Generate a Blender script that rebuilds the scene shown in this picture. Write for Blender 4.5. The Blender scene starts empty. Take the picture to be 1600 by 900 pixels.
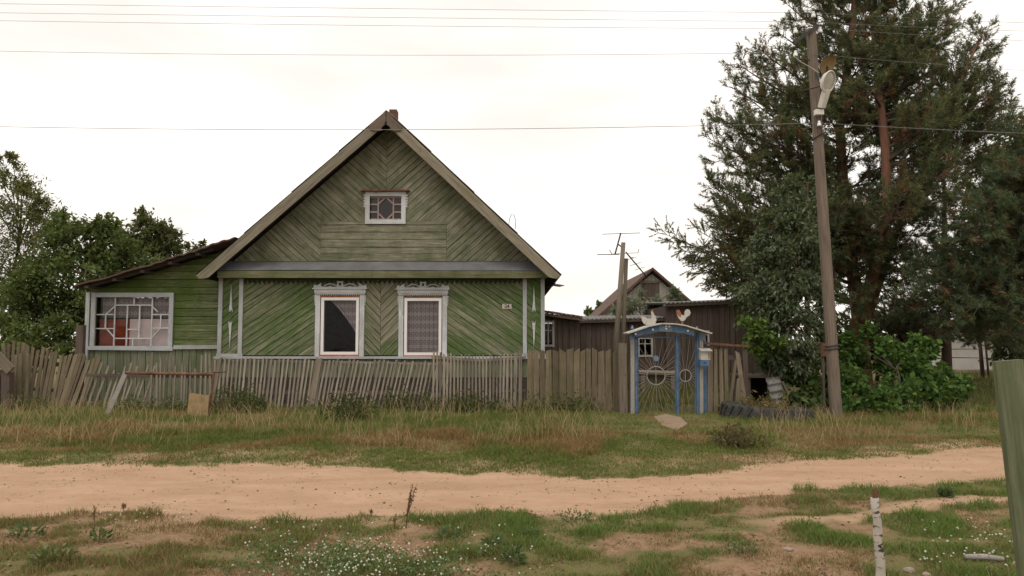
import bpy, bmesh, math, random
import numpy as np
from mathutils import Vector, Matrix
random.seed(7); rng = np.random.default_rng(11)
S = bpy.context.scene
COL = S.collection
R = math.radians

# ------------------------------------------------------------ camera
FPX = 1150.0                      # focal length in pixels of the 1600 px wide photograph
CAMZ = 1.6
PITCH = math.atan(78 / FPX)
cam = bpy.data.cameras.new('camera'); camo = bpy.data.objects.new('camera', cam); COL.objects.link(camo)
camo.location = (0, 0, CAMZ); camo.rotation_euler = (math.pi / 2 + PITCH, 0, 0)
cam.sensor_width = 36; cam.lens = FPX / 1600 * 36; cam.clip_start = 0.05; cam.clip_end = 3000
S.camera = camo
S.view_settings.view_transform = 'Standard'; S.view_settings.look = 'None'
S.view_settings.gamma = 1; S.view_settings.exposure = 0.0
S.view_settings.use_curve_mapping = False

# ------------------------------------------------------------ overcast sky and weak veiled sun
SUN_EL, SUN_AZ = R(58), R(200)    # azimuth clockwise from +Y: behind the viewer, a little to the left
W = bpy.data.worlds.new('World'); S.world = W; W.use_nodes = True
wn, wl = W.node_tree.nodes, W.node_tree.links; wn.clear()
sky = wn.new('ShaderNodeTexSky'); sky.sky_type = 'NISHITA'; sky.sun_disc = False
sky.sun_elevation = SUN_EL; sky.sun_rotation = SUN_AZ; sky.dust_density = 5; sky.air_density = 1
hs = wn.new('ShaderNodeHueSaturation'); hs.inputs['Saturation'].default_value = 0.15; wl.new(sky.outputs[0], hs.inputs['Color'])
tc = wn.new('ShaderNodeTexCoord'); mp = wn.new('ShaderNodeMapping'); mp.inputs['Scale'].default_value = (1.2, 1.2, 4.5)
wl.new(tc.outputs['Generated'], mp.inputs[0])
cn = wn.new('ShaderNodeTexNoise'); cn.inputs['Scale'].default_value = 2.2; cn.inputs['Detail'].default_value = 5
wl.new(mp.outputs[0], cn.inputs['Vector'])
cr = wn.new('ShaderNodeValToRGB')
cr.color_ramp.elements[0].position = 0.32; cr.color_ramp.elements[0].color = (9.9, 9.15, 8.45, 1)
cr.color_ramp.elements[1].position = 0.60; cr.color_ramp.elements[1].color = (12.3, 11.6, 10.8, 1)
wl.new(cn.outputs['Fac'], cr.inputs[0])
mx = wn.new('ShaderNodeMixRGB'); mx.inputs[0].default_value = 0.88     # cloud sheet over the clear sky
wl.new(hs.outputs[0], mx.inputs[1]); wl.new(cr.outputs[0], mx.inputs[2])
bg = wn.new('ShaderNodeBackground'); bg.inputs['Strength'].default_value = 0.115
wo = wn.new('ShaderNodeOutputWorld'); wl.new(mx.outputs[0], bg.inputs[0]); wl.new(bg.outputs[0], wo.inputs[0])
sl = bpy.data.lights.new('sun', 'SUN'); sl.energy = 0.9; sl.angle = R(22); sl.color = (1, 0.95, 0.88)
so = bpy.data.objects.new('sun', sl); COL.objects.link(so)
sd = Vector((math.sin(SUN_AZ) * math.cos(SUN_EL), math.cos(SUN_AZ) * math.cos(SUN_EL), math.sin(SUN_EL)))
so.rotation_euler = sd.to_track_quat('Z', 'Y').to_euler(); so.location = (0, -5, 30)

# ------------------------------------------------------------ helpers
def at(px, py, Y):
    """world point at distance Y that the photograph shows at pixel (px, py)"""
    u = (px - 800) / FPX; v = (450 - py) / FPX
    yy = math.cos(PITCH) - v * math.sin(PITCH); zz = math.sin(PITCH) + v * math.cos(PITCH)
    k = Y / yy
    return Vector((u * k, Y, CAMZ + zz * k))

def gnd(px, py):
    """ground (z=0) point under a pixel"""
    u = (px - 800) / FPX; v = (450 - py) / FPX
    yy = math.cos(PITCH) - v * math.sin(PITCH); zz = math.sin(PITCH) + v * math.cos(PITCH)
    k = -CAMZ / zz
    return (u * k, yy * k)

def link(o, parent=None):
    COL.objects.link(o)
    if parent is not None:
        o.parent = parent
        if parent.type == 'EMPTY' or True:
            o.matrix_parent_inverse = parent_world(parent).inverted()
    return o
def parent_world(o):
    m = Matrix.LocRotScale(o.location, o.rotation_euler, o.scale)
    if o.parent: m = parent_world(o.parent) @ o.matrix_parent_inverse @ m
    return m

def thing(name, label, cat, loc=(0, 0, 0), group=None):
    o = bpy.data.objects.new(name, None); o.location = loc; o.empty_display_size = 0.2
    COL.objects.link(o); return tag(o, label, cat, group)
def tag(o, label=None, cat=None, group=None, kind=None):
    if label: o['label'] = label
    if cat: o['category'] = cat
    if group: o['group'] = group
    if kind: o['kind'] = kind
    return o

class MB:
    """collects vertices, faces and uvs; u runs along the grain in metres"""
    def __init__(s): s.v = []; s.f = []; s.uv = []
    def face(s, idx, uv=None):
        s.f.append(tuple(idx)); s.uv.append(uv if uv else [(0, 0)] * len(idx))
    def hexa(s, c, uvo=None):
        """c: 8 corners, 0-3 one end ring, 4-7 the other end ring (same order)"""
        b = len(s.v); s.v += [tuple(x) for x in c]
        o = uvo if uvo else (random.random() * 40, random.random() * 40)
        L = (Vector(c[4]) - Vector(c[0])).length
        ws = [(Vector(c[(i + 1) % 4]) - Vector(c[i])).length for i in range(4)]
        acc = 0
        for i in range(4):
            j = (i + 1) % 4
            s.face((b + i, b + j, b + 4 + j, b + 4 + i), [(o[0], o[1] + acc), (o[0], o[1] + acc + ws[i]), (o[0] + L, o[1] + acc + ws[i]), (o[0] + L, o[1] + acc)])
            acc += ws[i]
        s.face((b + 3, b + 2, b + 1, b), [(o[0], o[1]), (o[0] + .01, o[1]), (o[0] + .01, o[1] + .05), (o[0], o[1] + .05)])
        s.face((b + 4, b + 5, b + 6, b + 7), [(o[0], o[1]), (o[0] + .01, o[1]), (o[0] + .01, o[1] + .05), (o[0], o[1] + .05)])
        return s
    def board(s, p0, p1, w, t, nrm=(0, -1, 0), w1=None, skew0=0, skew1=0):
        """plank from p0 to p1 (centre line), width w across, thickness t along nrm"""
        p0 = Vector(p0); p1 = Vector(p1); n = Vector(nrm).normalized(); d = (p1 - p0).normalized()
        a = d.cross(n).normalized(); n = a.cross(d).normalized()
        w1 = w if w1 is None else w1
        q = []
        for p, ww, sk in ((p0, w, skew0), (p1, w1, skew1)):
            for sa, sn in ((-1, 1), (1, 1), (1, -1), (-1, -1)):
                q.append(p + a * (sa * ww / 2) + n * (sn * t / 2) + d * (sa * sk))
        return s.hexa(q)
    def box(s, lo, hi):
        x0, y0, z0 = lo; x1, y1, z1 = hi
        dx, dy, dz = x1 - x0, y1 - y0, z1 - z0
        if dx >= dz and dx >= dy:
            return s.hexa([(x0, y0, z0), (x0, y0, z1), (x0, y1, z1), (x0, y1, z0), (x1, y0, z0), (x1, y0, z1), (x1, y1, z1), (x1, y1, z0)][:8])
        if dz >= dy:
            return s.hexa([(x0, y0, z0), (x0, y1, z0), (x1, y1, z0), (x1, y0, z0), (x0, y0, z1), (x0, y1, z1), (x1, y1, z1), (x1, y0, z1)])
        return s.hexa([(x0, y0, z0), (x1, y0, z0), (x1, y0, z1), (x0, y0, z1), (x0, y1, z0), (x1, y1, z0), (x1, y1, z1), (x0, y1, z1)])
    def prism(s, poly, y0, y1, along=None, off=None):
        """poly: (x,z) outline, extruded from y0 (front) to y1 (back); uv u along the direction 'along'"""
        n = len(poly); b = len(s.v)
        ar = sum(poly[i][0] * poly[(i + 1) % n][1] - poly[(i + 1) % n][0] * poly[i][1] for i in range(n))
        if ar < 0: poly = poly[::-1]
        d = along or (1, 0); o = off or (random.random() * 40, random.random() * 40)
        uv = [(o[0] + p[0] * d[0] + p[1] * d[1], o[1] - p[0] * d[1] + p[1] * d[0]) for p in poly]
        s.v += [(p[0], y0, p[1]) for p in poly] + [(p[0], y1, p[1]) for p in poly]
        s.face(range(b, b + n), uv); s.face(range(b + 2 * n - 1, b + n - 1, -1), uv[::-1])
        for i in range(n):
            j = (i + 1) % n
            s.face((b + i, b + n + i, b + n + j, b + j), [uv[i], uv[i], uv[j], uv[j]])
        return s
    def tube(s, pts, rad, n=8, cap=True, uvo=None):
        pts = [Vector(p) for p in pts]
        if not hasattr(rad, '__len__'): rad = [rad] * len(pts)
        b = len(s.v); up = Vector((0.13, 0.21, 1)).normalized(); o = uvo or (random.random() * 40, random.random() * 40); L = 0
        prev = None; Ls = []
        for i, p in enumerate(pts):
            t = (pts[min(i + 1, len(pts) - 1)] - pts[max(i - 1, 0)])
            t = t.normalized() if t.length > 1e-9 else Vector((0, 0, 1))
            if prev is None:
                a = t.cross(up if abs(t.dot(up)) < .95 else Vector((1, 0, 0))).normalized()
            else:
                a = (prev - t * prev.dot(t)); a = a.normalized() if a.length > 1e-6 else t.orthogonal().normalized()
            prev = a; c = t.cross(a)
            if i: L += (p - pts[i - 1]).length
            Ls.append(L)
            for k in range(n):
                th = 2 * math.pi * k / n
                s.v.append(tuple(p + a * (math.cos(th) * rad[i]) + c * (math.sin(th) * rad[i])))
        for i in range(len(pts) - 1):
            for k in range(n):
                k2 = (k + 1) % n; r = 2 * math.pi * rad[i]
                s.face((b + i * n + k, b + i * n + k2, b + (i + 1) * n + k2, b + (i + 1) * n + k),
                       [(o[0] + Ls[i], o[1] + r * k / n), (o[0] + Ls[i], o[1] + r * (k + 1) / n), (o[0] + Ls[i + 1], o[1] + r * (k + 1) / n), (o[0] + Ls[i + 1], o[1] + r * k / n)])
        if cap:
            s.face([b + k for k in range(n - 1, -1, -1)]); e = b + (len(pts) - 1) * n
            s.face([e + k for k in range(n)])
        return s
    def lathe(s, prof, M=None, n=16):
        """prof: (r, z) list, revolved about local z, then moved by matrix M"""
        M = M or Matrix(); b = len(s.v)
        for r, z in prof:
            for k in range(n):
                th = 2 * math.pi * k / n
                s.v.append(tuple(M @ Vector((r * math.cos(th), r * math.sin(th), z))))
        for i in range(len(prof) - 1):
            for k in range(n):
                k2 = (k + 1) % n
                s.face((b + i * n + k, b + i * n + k2, b + (i + 1) * n + k2, b + (i + 1) * n + k))
        return s
    def build(s, name, mat, parent=None, smooth=False):
        me = bpy.data.meshes.new(name); me.from_pydata(s.v, [], s.f)
        uvl = me.uv_layers.new(name='UVMap'); flat = [c for f in s.uv for p in f for c in p]
        uvl.data.foreach_set('uv', flat)
        me.materials.append(mat)
        if smooth: me.polygons.foreach_set('use_smooth', [True] * len(me.polygons))
        me.update()
        o = bpy.data.objects.new(name, me); return link(o, parent)

def mesh_np(name, V, T, Ccol, mat, parent=None, smooth=False):
    """triangle mesh from numpy arrays with a per-vertex colour attribute 'Col'"""
    me = bpy.data.meshes.new(name)
    V = np.ascontiguousarray(V, dtype=np.float32); T = np.ascontiguousarray(T, dtype=np.int32)
    me.vertices.add(len(V)); me.vertices.foreach_set('co', V.ravel())
    me.loops.add(T.size); me.loops.foreach_set('vertex_index', T.ravel())
    me.polygons.add(len(T)); me.polygons.foreach_set('loop_start', np.arange(0, T.size, T.shape[1], dtype=np.int32))
    me.polygons.foreach_set('loop_total', np.full(len(T), T.shape[1], dtype=np.int32))
    if smooth: me.polygons.foreach_set('use_smooth', np.ones(len(T), dtype=bool))
    if Ccol is not None:
        ca = me.color_attributes.new('Col', 'FLOAT_COLOR', 'POINT')
        C4 = np.ones((len(V), 4), dtype=np.float32); C4[:, :3] = Ccol; ca.data.foreach_set('color', C4.ravel())
    me.update(calc_edges=True); me.materials.append(mat)
    o = bpy.data.objects.new(name, me); return link(o, parent)

# value noise for numpy
_perm = np.random.default_rng(5).random((256, 256))
def vnoise(x, y):
    xi = np.floor(x).astype(int); yi = np.floor(y).astype(int); fx = x - xi; fy = y - yi
    fx = fx * fx * (3 - 2 * fx); fy = fy * fy * (3 - 2 * fy)
    g = lambda a, b: _perm[a & 255, b & 255]
    return (g(xi, yi) * (1 - fx) + g(xi + 1, yi) * fx) * (1 - fy) + (g(xi, yi + 1) * (1 - fx) + g(xi + 1, yi + 1) * fx) * fy
def fbm(x, y, sc, o=4):
    r = 0; a = .5; t = 0
    for i in range(o):
        r = r + a * vnoise(x * sc + 17.3 * i, y * sc + 9.1 * i); t += a; a *= .5; sc *= 2.03
    return r / t
def sstep(a, b, x): t = np.clip((x - a) / (b - a), 0, 1); return t * t * (3 - 2 * t)

# ------------------------------------------------------------ materials
class NT:
    def __init__(s, name):
        s.m = bpy.data.materials.new(name); s.m.use_nodes = True; s.t = s.m.node_tree; s.t.nodes.clear()
        s.out = s.t.nodes.new('ShaderNodeOutputMaterial')
    def n(s, typ, ins=None, **kw):
        nd = s.t.nodes.new('ShaderNode' + typ)
        for k, v in kw.items(): setattr(nd, k, v)
        for k, v in (ins or {}).items(): s.put(nd.inputs[k], v)
        return nd
    def put(s, sock, v):
        if isinstance(v, bpy.types.NodeSocket): s.t.links.new(v, sock)
        elif isinstance(v, bpy.types.Node): s.t.links.new(v.outputs[0], sock)
        else:
            if hasattr(v, '__len__') and len(v) == 3 and sock.type == 'RGBA': v = (*v, 1)
            sock.default_value = v
    def mix(s, f, a, b, bt='MIX'): return s.n('MixRGB', {0: f, 1: a, 2: b}, blend_type=bt).outputs[0]
    def math(s, op, a, b=0.0, clamp=False): return s.n('Math', {0: a, 1: b}, operation=op, use_clamp=clamp).outputs[0]
    def ramp(s, f, a, b, ca=(0, 0, 0), cb=(1, 1, 1)):
        r = s.n('ValToRGB', {0: f}); e = r.color_ramp.elements
        e[0].position = a; e[0].color = (*ca, 1); e[1].position = b; e[1].color = (*cb, 1); return r.outputs[0]
    def noise(s, vec, scale, detail=4, rough=.55, dist=0): return s.n('TexNoise', {'Vector': vec, 'Scale': scale, 'Detail': detail, 'Roughness': rough, 'Distortion': dist}).outputs['Fac']
    def principled(s, col, rough=.85, spec=.25, bump=None, bs=.3, bd=.01, metal=0):
        p = s.n('BsdfPrincipled', {'Base Color': col, 'Roughness': rough, 'Specular IOR Level': spec, 'Metallic': metal})
        if bump is not None:
            b = s.n('Bump', {'Height': bump, 'Strength': bs, 'Distance': bd}); s.put(p.inputs['Normal'], b.outputs[0])
        s.put(s.out.inputs['Surface'], p.outputs[0]); return p

def M_wood(name, dark, light, paint=None, wear=.5, moss=None, mossamt=.5, rough=.88, var=.35, bump=.5, paint2=None, edge=.12, pscale=.55, knots=True):
    """weathered timber: grain along u; optional worn paint film; optional algae patches with their own shape"""
    t = NT(name); uv = t.n('UVMap').outputs[0]; pos = t.n('NewGeometry').outputs['Position']
    rnd = t.n('ObjectInfo').outputs['Random']
    off = t.n('CombineXYZ', {0: t.math('MULTIPLY', rnd, 37.0), 1: t.math('MULTIPLY', rnd, 91.0)}).outputs[0]
    uvo = t.n('VectorMath', {0: uv, 1: off}, operation='ADD').outputs[0]
    g1 = t.noise(t.n('Mapping', {'Vector': uvo, 'Scale': (2.2, 60, 1)}).outputs[0], 1, 6, .65, .4)
    g2 = t.noise(t.n('Mapping', {'Vector': uvo, 'Scale': (.9, 14, 1)}).outputs[0], 1, 4, .6, .8)
    big = t.noise(pos, pscale, 4, .6); med = t.noise(pos, 2.6, 5, .65)
    wood = t.mix(t.ramp(t.math('ADD', t.math('MULTIPLY', g1, .6), t.math('MULTIPLY', g2, .4)), .33, .68), dark, light)
    col = wood
    if paint is not None:
        pc = t.mix(t.ramp(med, .3, .7), paint, paint2 or tuple(c * .72 for c in paint))
        fl = t.noise(t.n('Mapping', {'Vector': uvo, 'Scale': (5, 40, 1)}).outputs[0], 1, 5, .75)
        m = t.math('ADD', t.math('ADD', t.math('MULTIPLY', g1, .30), t.math('MULTIPLY', g2, .18)), t.math('MULTIPLY', fl, .40))
        m = t.math('ADD', m, t.math('MULTIPLY', big, .46)); m = t.math('ADD', m, t.math('MULTIPLY', rnd, .04))
        c = 1.07 - wear * .75
        col = t.mix(t.ramp(m, c - edge, c + edge), pc, wood)
    if moss is not None:
        mm = t.ramp(t.math('ADD', t.math('MULTIPLY', big, .55), t.math('MULTIPLY', med, .45)), .62 - mossamt * .35, .75 - mossamt * .25)
        col = t.mix(t.math('MULTIPLY', mm, .8), col, t.mix(g1, tuple(c * .6 for c in moss), moss))
    if knots:
        kn = t.n('TexVoronoi', {'Vector': t.n('Mapping', {'Vector': uvo, 'Scale': (2.4, 9, 1)}).outputs[0], 'Scale': 1.0}).outputs['Distance']
        col = t.mix(t.ramp(kn, .05, .13, (.55, .55, .55), (0, 0, 0)), col, tuple(c * .5 for c in dark))
    v = t.math('ADD', 1 - var / 2, t.math('MULTIPLY', rnd, var))
    col = t.mix(1.0, col, t.n('CombineColor', {0: v, 1: v, 2: v}).outputs[0], 'MULTIPLY')
    t.principled(col, rough, .2, g1, bump, .006); return t.m

def M_plain(name, col, rough=.6, spec=.3, metal=0, var=.18, scale=6, bump=.15, dirt=None, dirtamt=.5):
    t = NT(name); pos = t.n('NewGeometry').outputs['Position']
    n1 = t.noise(pos, scale, 5, .6); n2 = t.noise(pos, scale * 7, 3, .6)
    c = t.mix(t.ramp(n1, .3, .7), tuple(x * (1 - var) for x in col), tuple(min(1, x * (1 + var)) for x in col))
    if dirt is not None:
        c = t.mix(t.ramp(t.math('ADD', t.math('MULTIPLY', n1, .5), t.math('MULTIPLY', n2, .5)), .66 - dirtamt * .3, .78 - dirtamt * .3), c, dirt)
    t.principled(c, rough, spec, n2, bump, .004, metal); return t.m

def M_leaf(name, trans=.35, rough=.7, spec=.14):
    t = NT(name); a = t.n('VertexColor', layer_name='Col').outputs['Color']
    p = t.n('BsdfPrincipled', {'Base Color': a, 'Roughness': rough, 'Specular IOR Level': spec})
    tr = t.n('BsdfTranslucent', {'Color': t.mix(.5, a, (.16, .2, .03), 'MIX')})
    mx = t.n('MixShader', {0: trans, 1: p.outputs[0], 2: tr.outputs[0]}); t.put(t.out.inputs['Surface'], mx.outputs[0]); return t.m

def M_glass(name, tint=(.75, .75, .78), refl=1.0):
    t = NT(name)
    fr = t.n('Fresnel', {'IOR': 1.5}).outputs[0]; wob = t.noise(t.n('NewGeometry').outputs['Position'], 2.5, 2)
    bp = t.n('Bump', {'Height': wob, 'Strength': .12, 'Distance': .05})
    gl = t.n('BsdfGlossy', {'Color': (1, 1, 1), 'Roughness': .03, 'Normal': bp.outputs[0]}); tr = t.n('BsdfTransparent', {'Color': tint})
    mx = t.n('MixShader', {0: t.math('MULTIPLY', fr, refl), 1: tr.outputs[0], 2: gl.outputs[0]})
    t.put(t.out.inputs['Surface'], mx.outputs[0]); return t.m

def M_lace(name, col=(.42, .40, .40), sx=8.0, sy=6.0, base=.45, pat=.5):
    """openwork lace: rows of round motifs on net; uv in metres"""
    t = NT(name); uv = t.n('UVMap').outputs[0]
    mpv = t.n('Mapping', {'Vector': uv, 'Scale': (sx, sy, 1)}).outputs[0]
    fr = t.n('VectorMath', {0: mpv}, operation='FRACTION').outputs[0]
    d = t.n('VectorMath', {0: fr, 1: (.5, .5, 0)}, operation='DISTANCE').outputs['Value']
    ring = t.math('MULTIPLY', t.ramp(d, .22, .27), t.ramp(d, .36, .42, (1, 1, 1), (0, 0, 0)))
    rows = t.math('FRACT', t.math('MULTIPLY', t.n('SeparateXYZ', {0: uv}).outputs[1], sy / 2.0)); rowm = t.ramp(rows, .48, .54, (.35, .35, .35), (1, 1, 1))
    ring = t.math('MULTIPLY', ring, rowm); a = t.math('ADD', t.math('MULTIPLY', ring, pat), t.math('ADD', base - .06, t.math('MULTIPLY', rowm, .1)), clamp=True)
    df = t.n('BsdfDiffuse', {'Color': col}); tl = t.n('BsdfTranslucent', {'Color': col})
    ad = t.n('MixShader', {0: .3, 1: df.outputs[0], 2: tl.outputs[0]})
    mx = t.n('MixShader', {0: a, 1: t.n('BsdfTransparent').outputs[0], 2: ad.outputs[0]})
    t.put(t.out.inputs['Surface'], mx.outputs[0]); return t.m

MAT = {}
MAT['facade'] = M_wood('green_facade_boards', (.088, .074, .050), (.32, .30, .215), (.086, .134, .040), .475, None, paint2=(.062, .104, .028), pscale=.5, edge=.06, bump=.9, var=.2)
MAT['gable'] = M_wood('faded_gable_boards', (.10, .09, .062), (.345, .325, .245), (.098, .136, .055), .61, (.058, .088, .018), .48, edge=.09, bump=.9, var=.2)
MAT['porchboards'] = M_wood('porch_green_boards', (.085, .08, .045), (.25, .25, .16), (.078, .112, .024), .44, None, paint2=(.050, .082, .016), edge=.08, var=.2)
MAT['skirt'] = M_wood('porch_lower_boards', (.09, .085, .06), (.22, .22, .16), (.11, .13, .065), .62, (.10, .14, .045), .45)
MAT['trim'] = M_wood('bluish_trim_boards', (.16, .155, .14), (.42, .42, .40), (.46, .48, .48), .47, None, var=.2, edge=.08)
MAT['casing'] = M_wood('window_casing_boards', (.15, .14, .125), (.56, .55, .53), (.62, .635, .64), .48, None, var=.15, edge=.07)
MAT['barge'] = M_wood('bargeboard_wood', (.10, .082, .058), (.31, .275, .205), None, .5, (.14, .14, .055), .32, var=.2, bump=.9)
MAT['frieze'] = M_wood('frieze_board', (.11, .09, .055), (.27, .235, .15), (.095, .125, .05), .52, (.07, .09, .028), .4)
MAT['picket'] = M_wood('grey_fence_slats', (.10, .083, .064), (.33, .285, .225), None, .5, (.115, .11, .05), .15, var=.5)
MAT['fboard'] = M_wood('fence_boards', (.085, .066, .043), (.225, .180, .120), None, .5, (.095, .095, .033), .34, var=.5)
MAT['shed'] = M_wood('dark_shed_boards', (.056, .041, .034), (.145, .108, .088), None, .5, None, var=.3)
MAT['darkwood'] = M_wood('dark_backing_wood', (.025, .022, .018), (.05, .042, .034), None, .5, None, var=.1)
MAT['polewood'] = M_wood('pole_grey_brown', (.075, .058, .045), (.225, .175, .138), None, .5, (.21, .185, .14), .25, var=.1, knots=False, bump=.9)
MAT['oldpost'] = M_wood('old_post_wood', (.095, .076, .056), (.26, .215, .160), None, .5, None, var=.3)
MAT['greenpost'] = M_wood('green_plank', (.12, .12, .075), (.24, .24, .165), (.105, .122, .058), .42, None, var=.15, bump=.4)
MAT['bark'] = M_wood('bark', (.05, .036, .026), (.14, .105, .08), None, .5, None, bump=1.0, knots=False)
MAT['pinebark'] = M_wood('pine_bark', (.085, .044, .030), (.235, .115, .072), None, .5, None, bump=1.0, knots=False)
MAT['rust'] = M_plain('rusty_metal', (.135, .068, .045), .9, .15, 0, .4, 9, .4, (.27, .17, .12), .34)
MAT['rustroof'] = M_plain('rusty_roof_tin', (.11, .060, .045), .8, .25, 0, .4, 3, .3, (.06, .05, .045), .55)
MAT['tin'] = M_plain('grey_flashing', (.135, .135, .14), .6, .35, .0, .25, 2.5, .2, (.30, .28, .265), .16)
MAT['slate'] = M_plain('asbestos_slate', (.20, .19, .18), .95, .15, 0, .25, 4, .5, (.11, .105, .09), .55)
MAT['white'] = M_plain('white_plastic', (.74, .70, .69), .35, .4, 0, .04, 3, .05)
MAT['orangeseal'] = M_plain('orange_foam_strip', (.42, .12, .05), .8, .2, 0, .3, 12, .3)
MAT['blue'] = M_plain('blue_gate_paint', (.075, .140, .235), .7, .22, 0, .35, 6, .25, (.15, .13, .11), .46)
MAT['bluefade'] = M_plain('faded_blue_paint', (.13, .19, .26), .7, .3, 0, .25, 6, .2, (.25, .24, .22), .45)
MAT['whitepaint'] = M_plain('old_white_paint', (.47, .44, .40), .75, .2, 0, .18, 8, .2, (.25, .20, .15), .48)
MAT['rod'] = M_plain('rod_metal', (.25, .22, .18), .6, .4, .2, .3, 14, .1, (.20, .12, .08), .4)
MAT['roosterred'] = M_plain('rooster_brown', (.26, .10, .055), .7, .25, 0, .3, 16, .1)
MAT['concrete'] = M_plain('concrete', (.33, .265, .19), .95, .1, 0, .2, 7, .5, (.22, .17, .12), .4)
MAT['porcelain'] = M_plain('porcelain', (.78, .76, .74), .2, .5, 0, .05, 9, 0)
MAT['lampwhite'] = M_plain('lamp_enamel', (.60, .57, .52), .45, .4, 0, .12, 7, .05, (.36, .32, .28), .25)
MAT['iron'] = M_plain('dark_iron', (.045, .038, .034), .75, .3, 0, .3, 9, .2, (.11, .06, .04), .3)
MAT['wire'] = M_plain('grey_wire', (.20, .20, .20), .6, .3, .0, .05, 3, 0)
MAT['rubber'] = M_plain('tyre_rubber', (.038, .036, .034), .85, .3, 0, .3, 8, .3, (.13, .11, .085), .38)
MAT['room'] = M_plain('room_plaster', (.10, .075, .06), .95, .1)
MAT['redcloth'] = M_plain('red_brown_cloth', (.30, .075, .040), .9, .1, 0, .25, 5, .2)
MAT['whitecloth'] = M_plain('white_cloth', (.80, .72, .70), .9, .1, 0, .1, 5, .4)
MAT['board_tan'] = M_plain('tan_board', (.30, .21, .11), .9, .15, 0, .3, 7, .3, (.16, .10, .06), .4)
MAT['wallwhite'] = M_plain('white_plaster_wall', (.50, .47, .43), .95, .1, 0, .12, 2, .2, (.30, .27, .22), .2)
MAT['black'] = M_plain('black_paint', (.02, .02, .022), .6, .3)
MAT['stone'] = M_plain('field_stone', (.27, .215, .17), .9, .2, 0, .25, 14, .4)
MAT['mauveglass'] = M_glass('dusty_attic_glass', (.42, .36, .36), .9)
MAT['glass'] = M_glass('window_glass', (.86, .84, .84), .22)
MAT['lampglass'] = M_plain('lamp_glass', (.42, .40, .35), .12, .5, 0, .15, 9, 0)
MAT['lace'] = M_lace('lace_rows', (.74, .69, .68), 11, 11, .50, .45)
MAT['lace2'] = M_lace('lace_porch', (.66, .60, .59), 9, 9, .46, .46)
MAT['leaf'] = M_leaf('leaf_foliage'); MAT['needle'] = M_leaf('needle_foliage', .18, .6, .25); MAT['grass'] = M_leaf('grass_blades', .30, .7, .15)
MAT['petal'] = M_leaf('white_petals', .2, .8, .1)
# ------------------------------------------------------------ ground and dirt road
far_px = [(-260, 729), (0, 728), (400, 722), (700, 736), (950, 746), (1100, 738), (1300, 714), (1560, 699), (1720, 690)]
near_px = [(-260, 803), (0, 803), (300, 806), (620, 808), (1000, 806), (1130, 780), (1250, 766), (1450, 752), (1720, 738)]
fp = np.array([gnd(*p) for p in far_px]); npx = np.array([gnd(*p) for p in near_px])
def yfar(x): return np.interp(x, fp[:, 0], fp[:, 1]) + np.clip(np.abs(x) - 10, 0, None) * .03
def ynear(x): return np.interp(x, npx[:, 0], npx[:, 1])
def roadmask(x, y):
    """1 on the sandy track, 0 on the grass, ragged edges"""
    n = (fbm(x, y, 1.1) - .5) * 1.1 + (fbm(x + 40, y, 4.5) - .5) * .55
    return sstep(-.14, .22, np.minimum(yfar(x) - y + n * .75, y - ynear(x) + n * .6))
def sidetrack(x, y):
    """second wheel track on the right plus bare sandy spots"""
    yc = np.interp(x, [2.0, 3.2, 4.4, 5.6, 7.5], [6.5, 6.85, 7.35, 7.55, 7.8])
    n = (fbm(x + 9, y + 3, 2.2) - .5) * .5
    return sstep(-.05, .2, .2 - np.abs(y - yc) + n) * sstep(1.6, 2.6, x)
def bare(x, y):
    """brown bare soil among the lawn in front of the road"""
    b = fbm(x * .8 + 5, y + 21, 2.3, 5); px = 800 + x / np.maximum(y, .5) * FPX
    b = b + np.interp(px, [-200, 60, 120, 500, 700, 820, 1100, 1180, 1300, 1380, 1800], [-.02, -.02, .04, .03, -.03, -.13, -.11, .05, .02, -.15, -.15]); f = sstep(.47, .60, b)
    f = np.maximum(f, sstep(.35, 0, y - ynear(x) + .75 + (fbm(x, y, 2) - .5)) * 0)
    return f
def gz(x, y):
    x = np.asarray(x, float); y = np.asarray(y, float)
    v = sstep(0, 4.8, y - yfar(x)) * .085
    v = v + sstep(.15, .6, y - yfar(x)) * .035
    rm = roadmask(x, y)
    bump = (fbm(x, y, .7) - .5) * .10 * (1 - .75 * rm) + (fbm(x + 3, y + 8, 3.0) - .5) * .045 * (1 - .65 * rm)
    ruts = -.025 * rm * (np.exp(-((y - ynear(x) - .65) / .22) ** 2) + np.exp(-((y - ynear(x) - 1.9) / .25) ** 2))
    return v + bump + ruts + (fbm(x, y, 14, 2) - .5) * .012 - .01 * rm
def gzs(x, y): return float(gz(np.array([x]), np.array([y]))[0])

gx = np.concatenate([np.linspace(-160, -16, 22)[:-1], np.linspace(-16, -10, 25)[:-1], np.linspace(-10, 10, 380)[:-1], np.linspace(10, 16, 25)[:-1], np.linspace(16, 160, 22)])
gy = np.concatenate([np.linspace(-60, 2.5, 20)[:-1], np.linspace(2.5, 15.5, 250)[:-1], np.linspace(15.5, 30, 60)[:-1], np.linspace(30, 420, 40)])
GX, GY = np.meshgrid(gx, gy); GZ = gz(GX.ravel(), GY.ravel())
GV = np.stack([GX.ravel(), GY.ravel(), GZ], 1)
RMv = roadmask(GV[:, 0], GV[:, 1])
ye_ = GV[:, 1] - yfar(GV[:, 0]); yn_ = ynear(GV[:, 0]) - GV[:, 1]
SOIL = np.maximum.reduce([sidetrack(GV[:, 0], GV[:, 1]) * .9, sstep(1.5, 0, ye_) * (ye_ > -.6) * sstep(.42, .62, fbm(GV[:, 0], GV[:, 1], 1.6)) * .85, sstep(.8, 0, yn_) * (yn_ > -.6) * sstep(.45, .62, fbm(GV[:, 0] + 7, GV[:, 1], 2.0)) * .7])
BARE = bare(GV[:, 0], GV[:, 1]) * (GV[:, 1] < ynear(GV[:, 0]) + .3)
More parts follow.
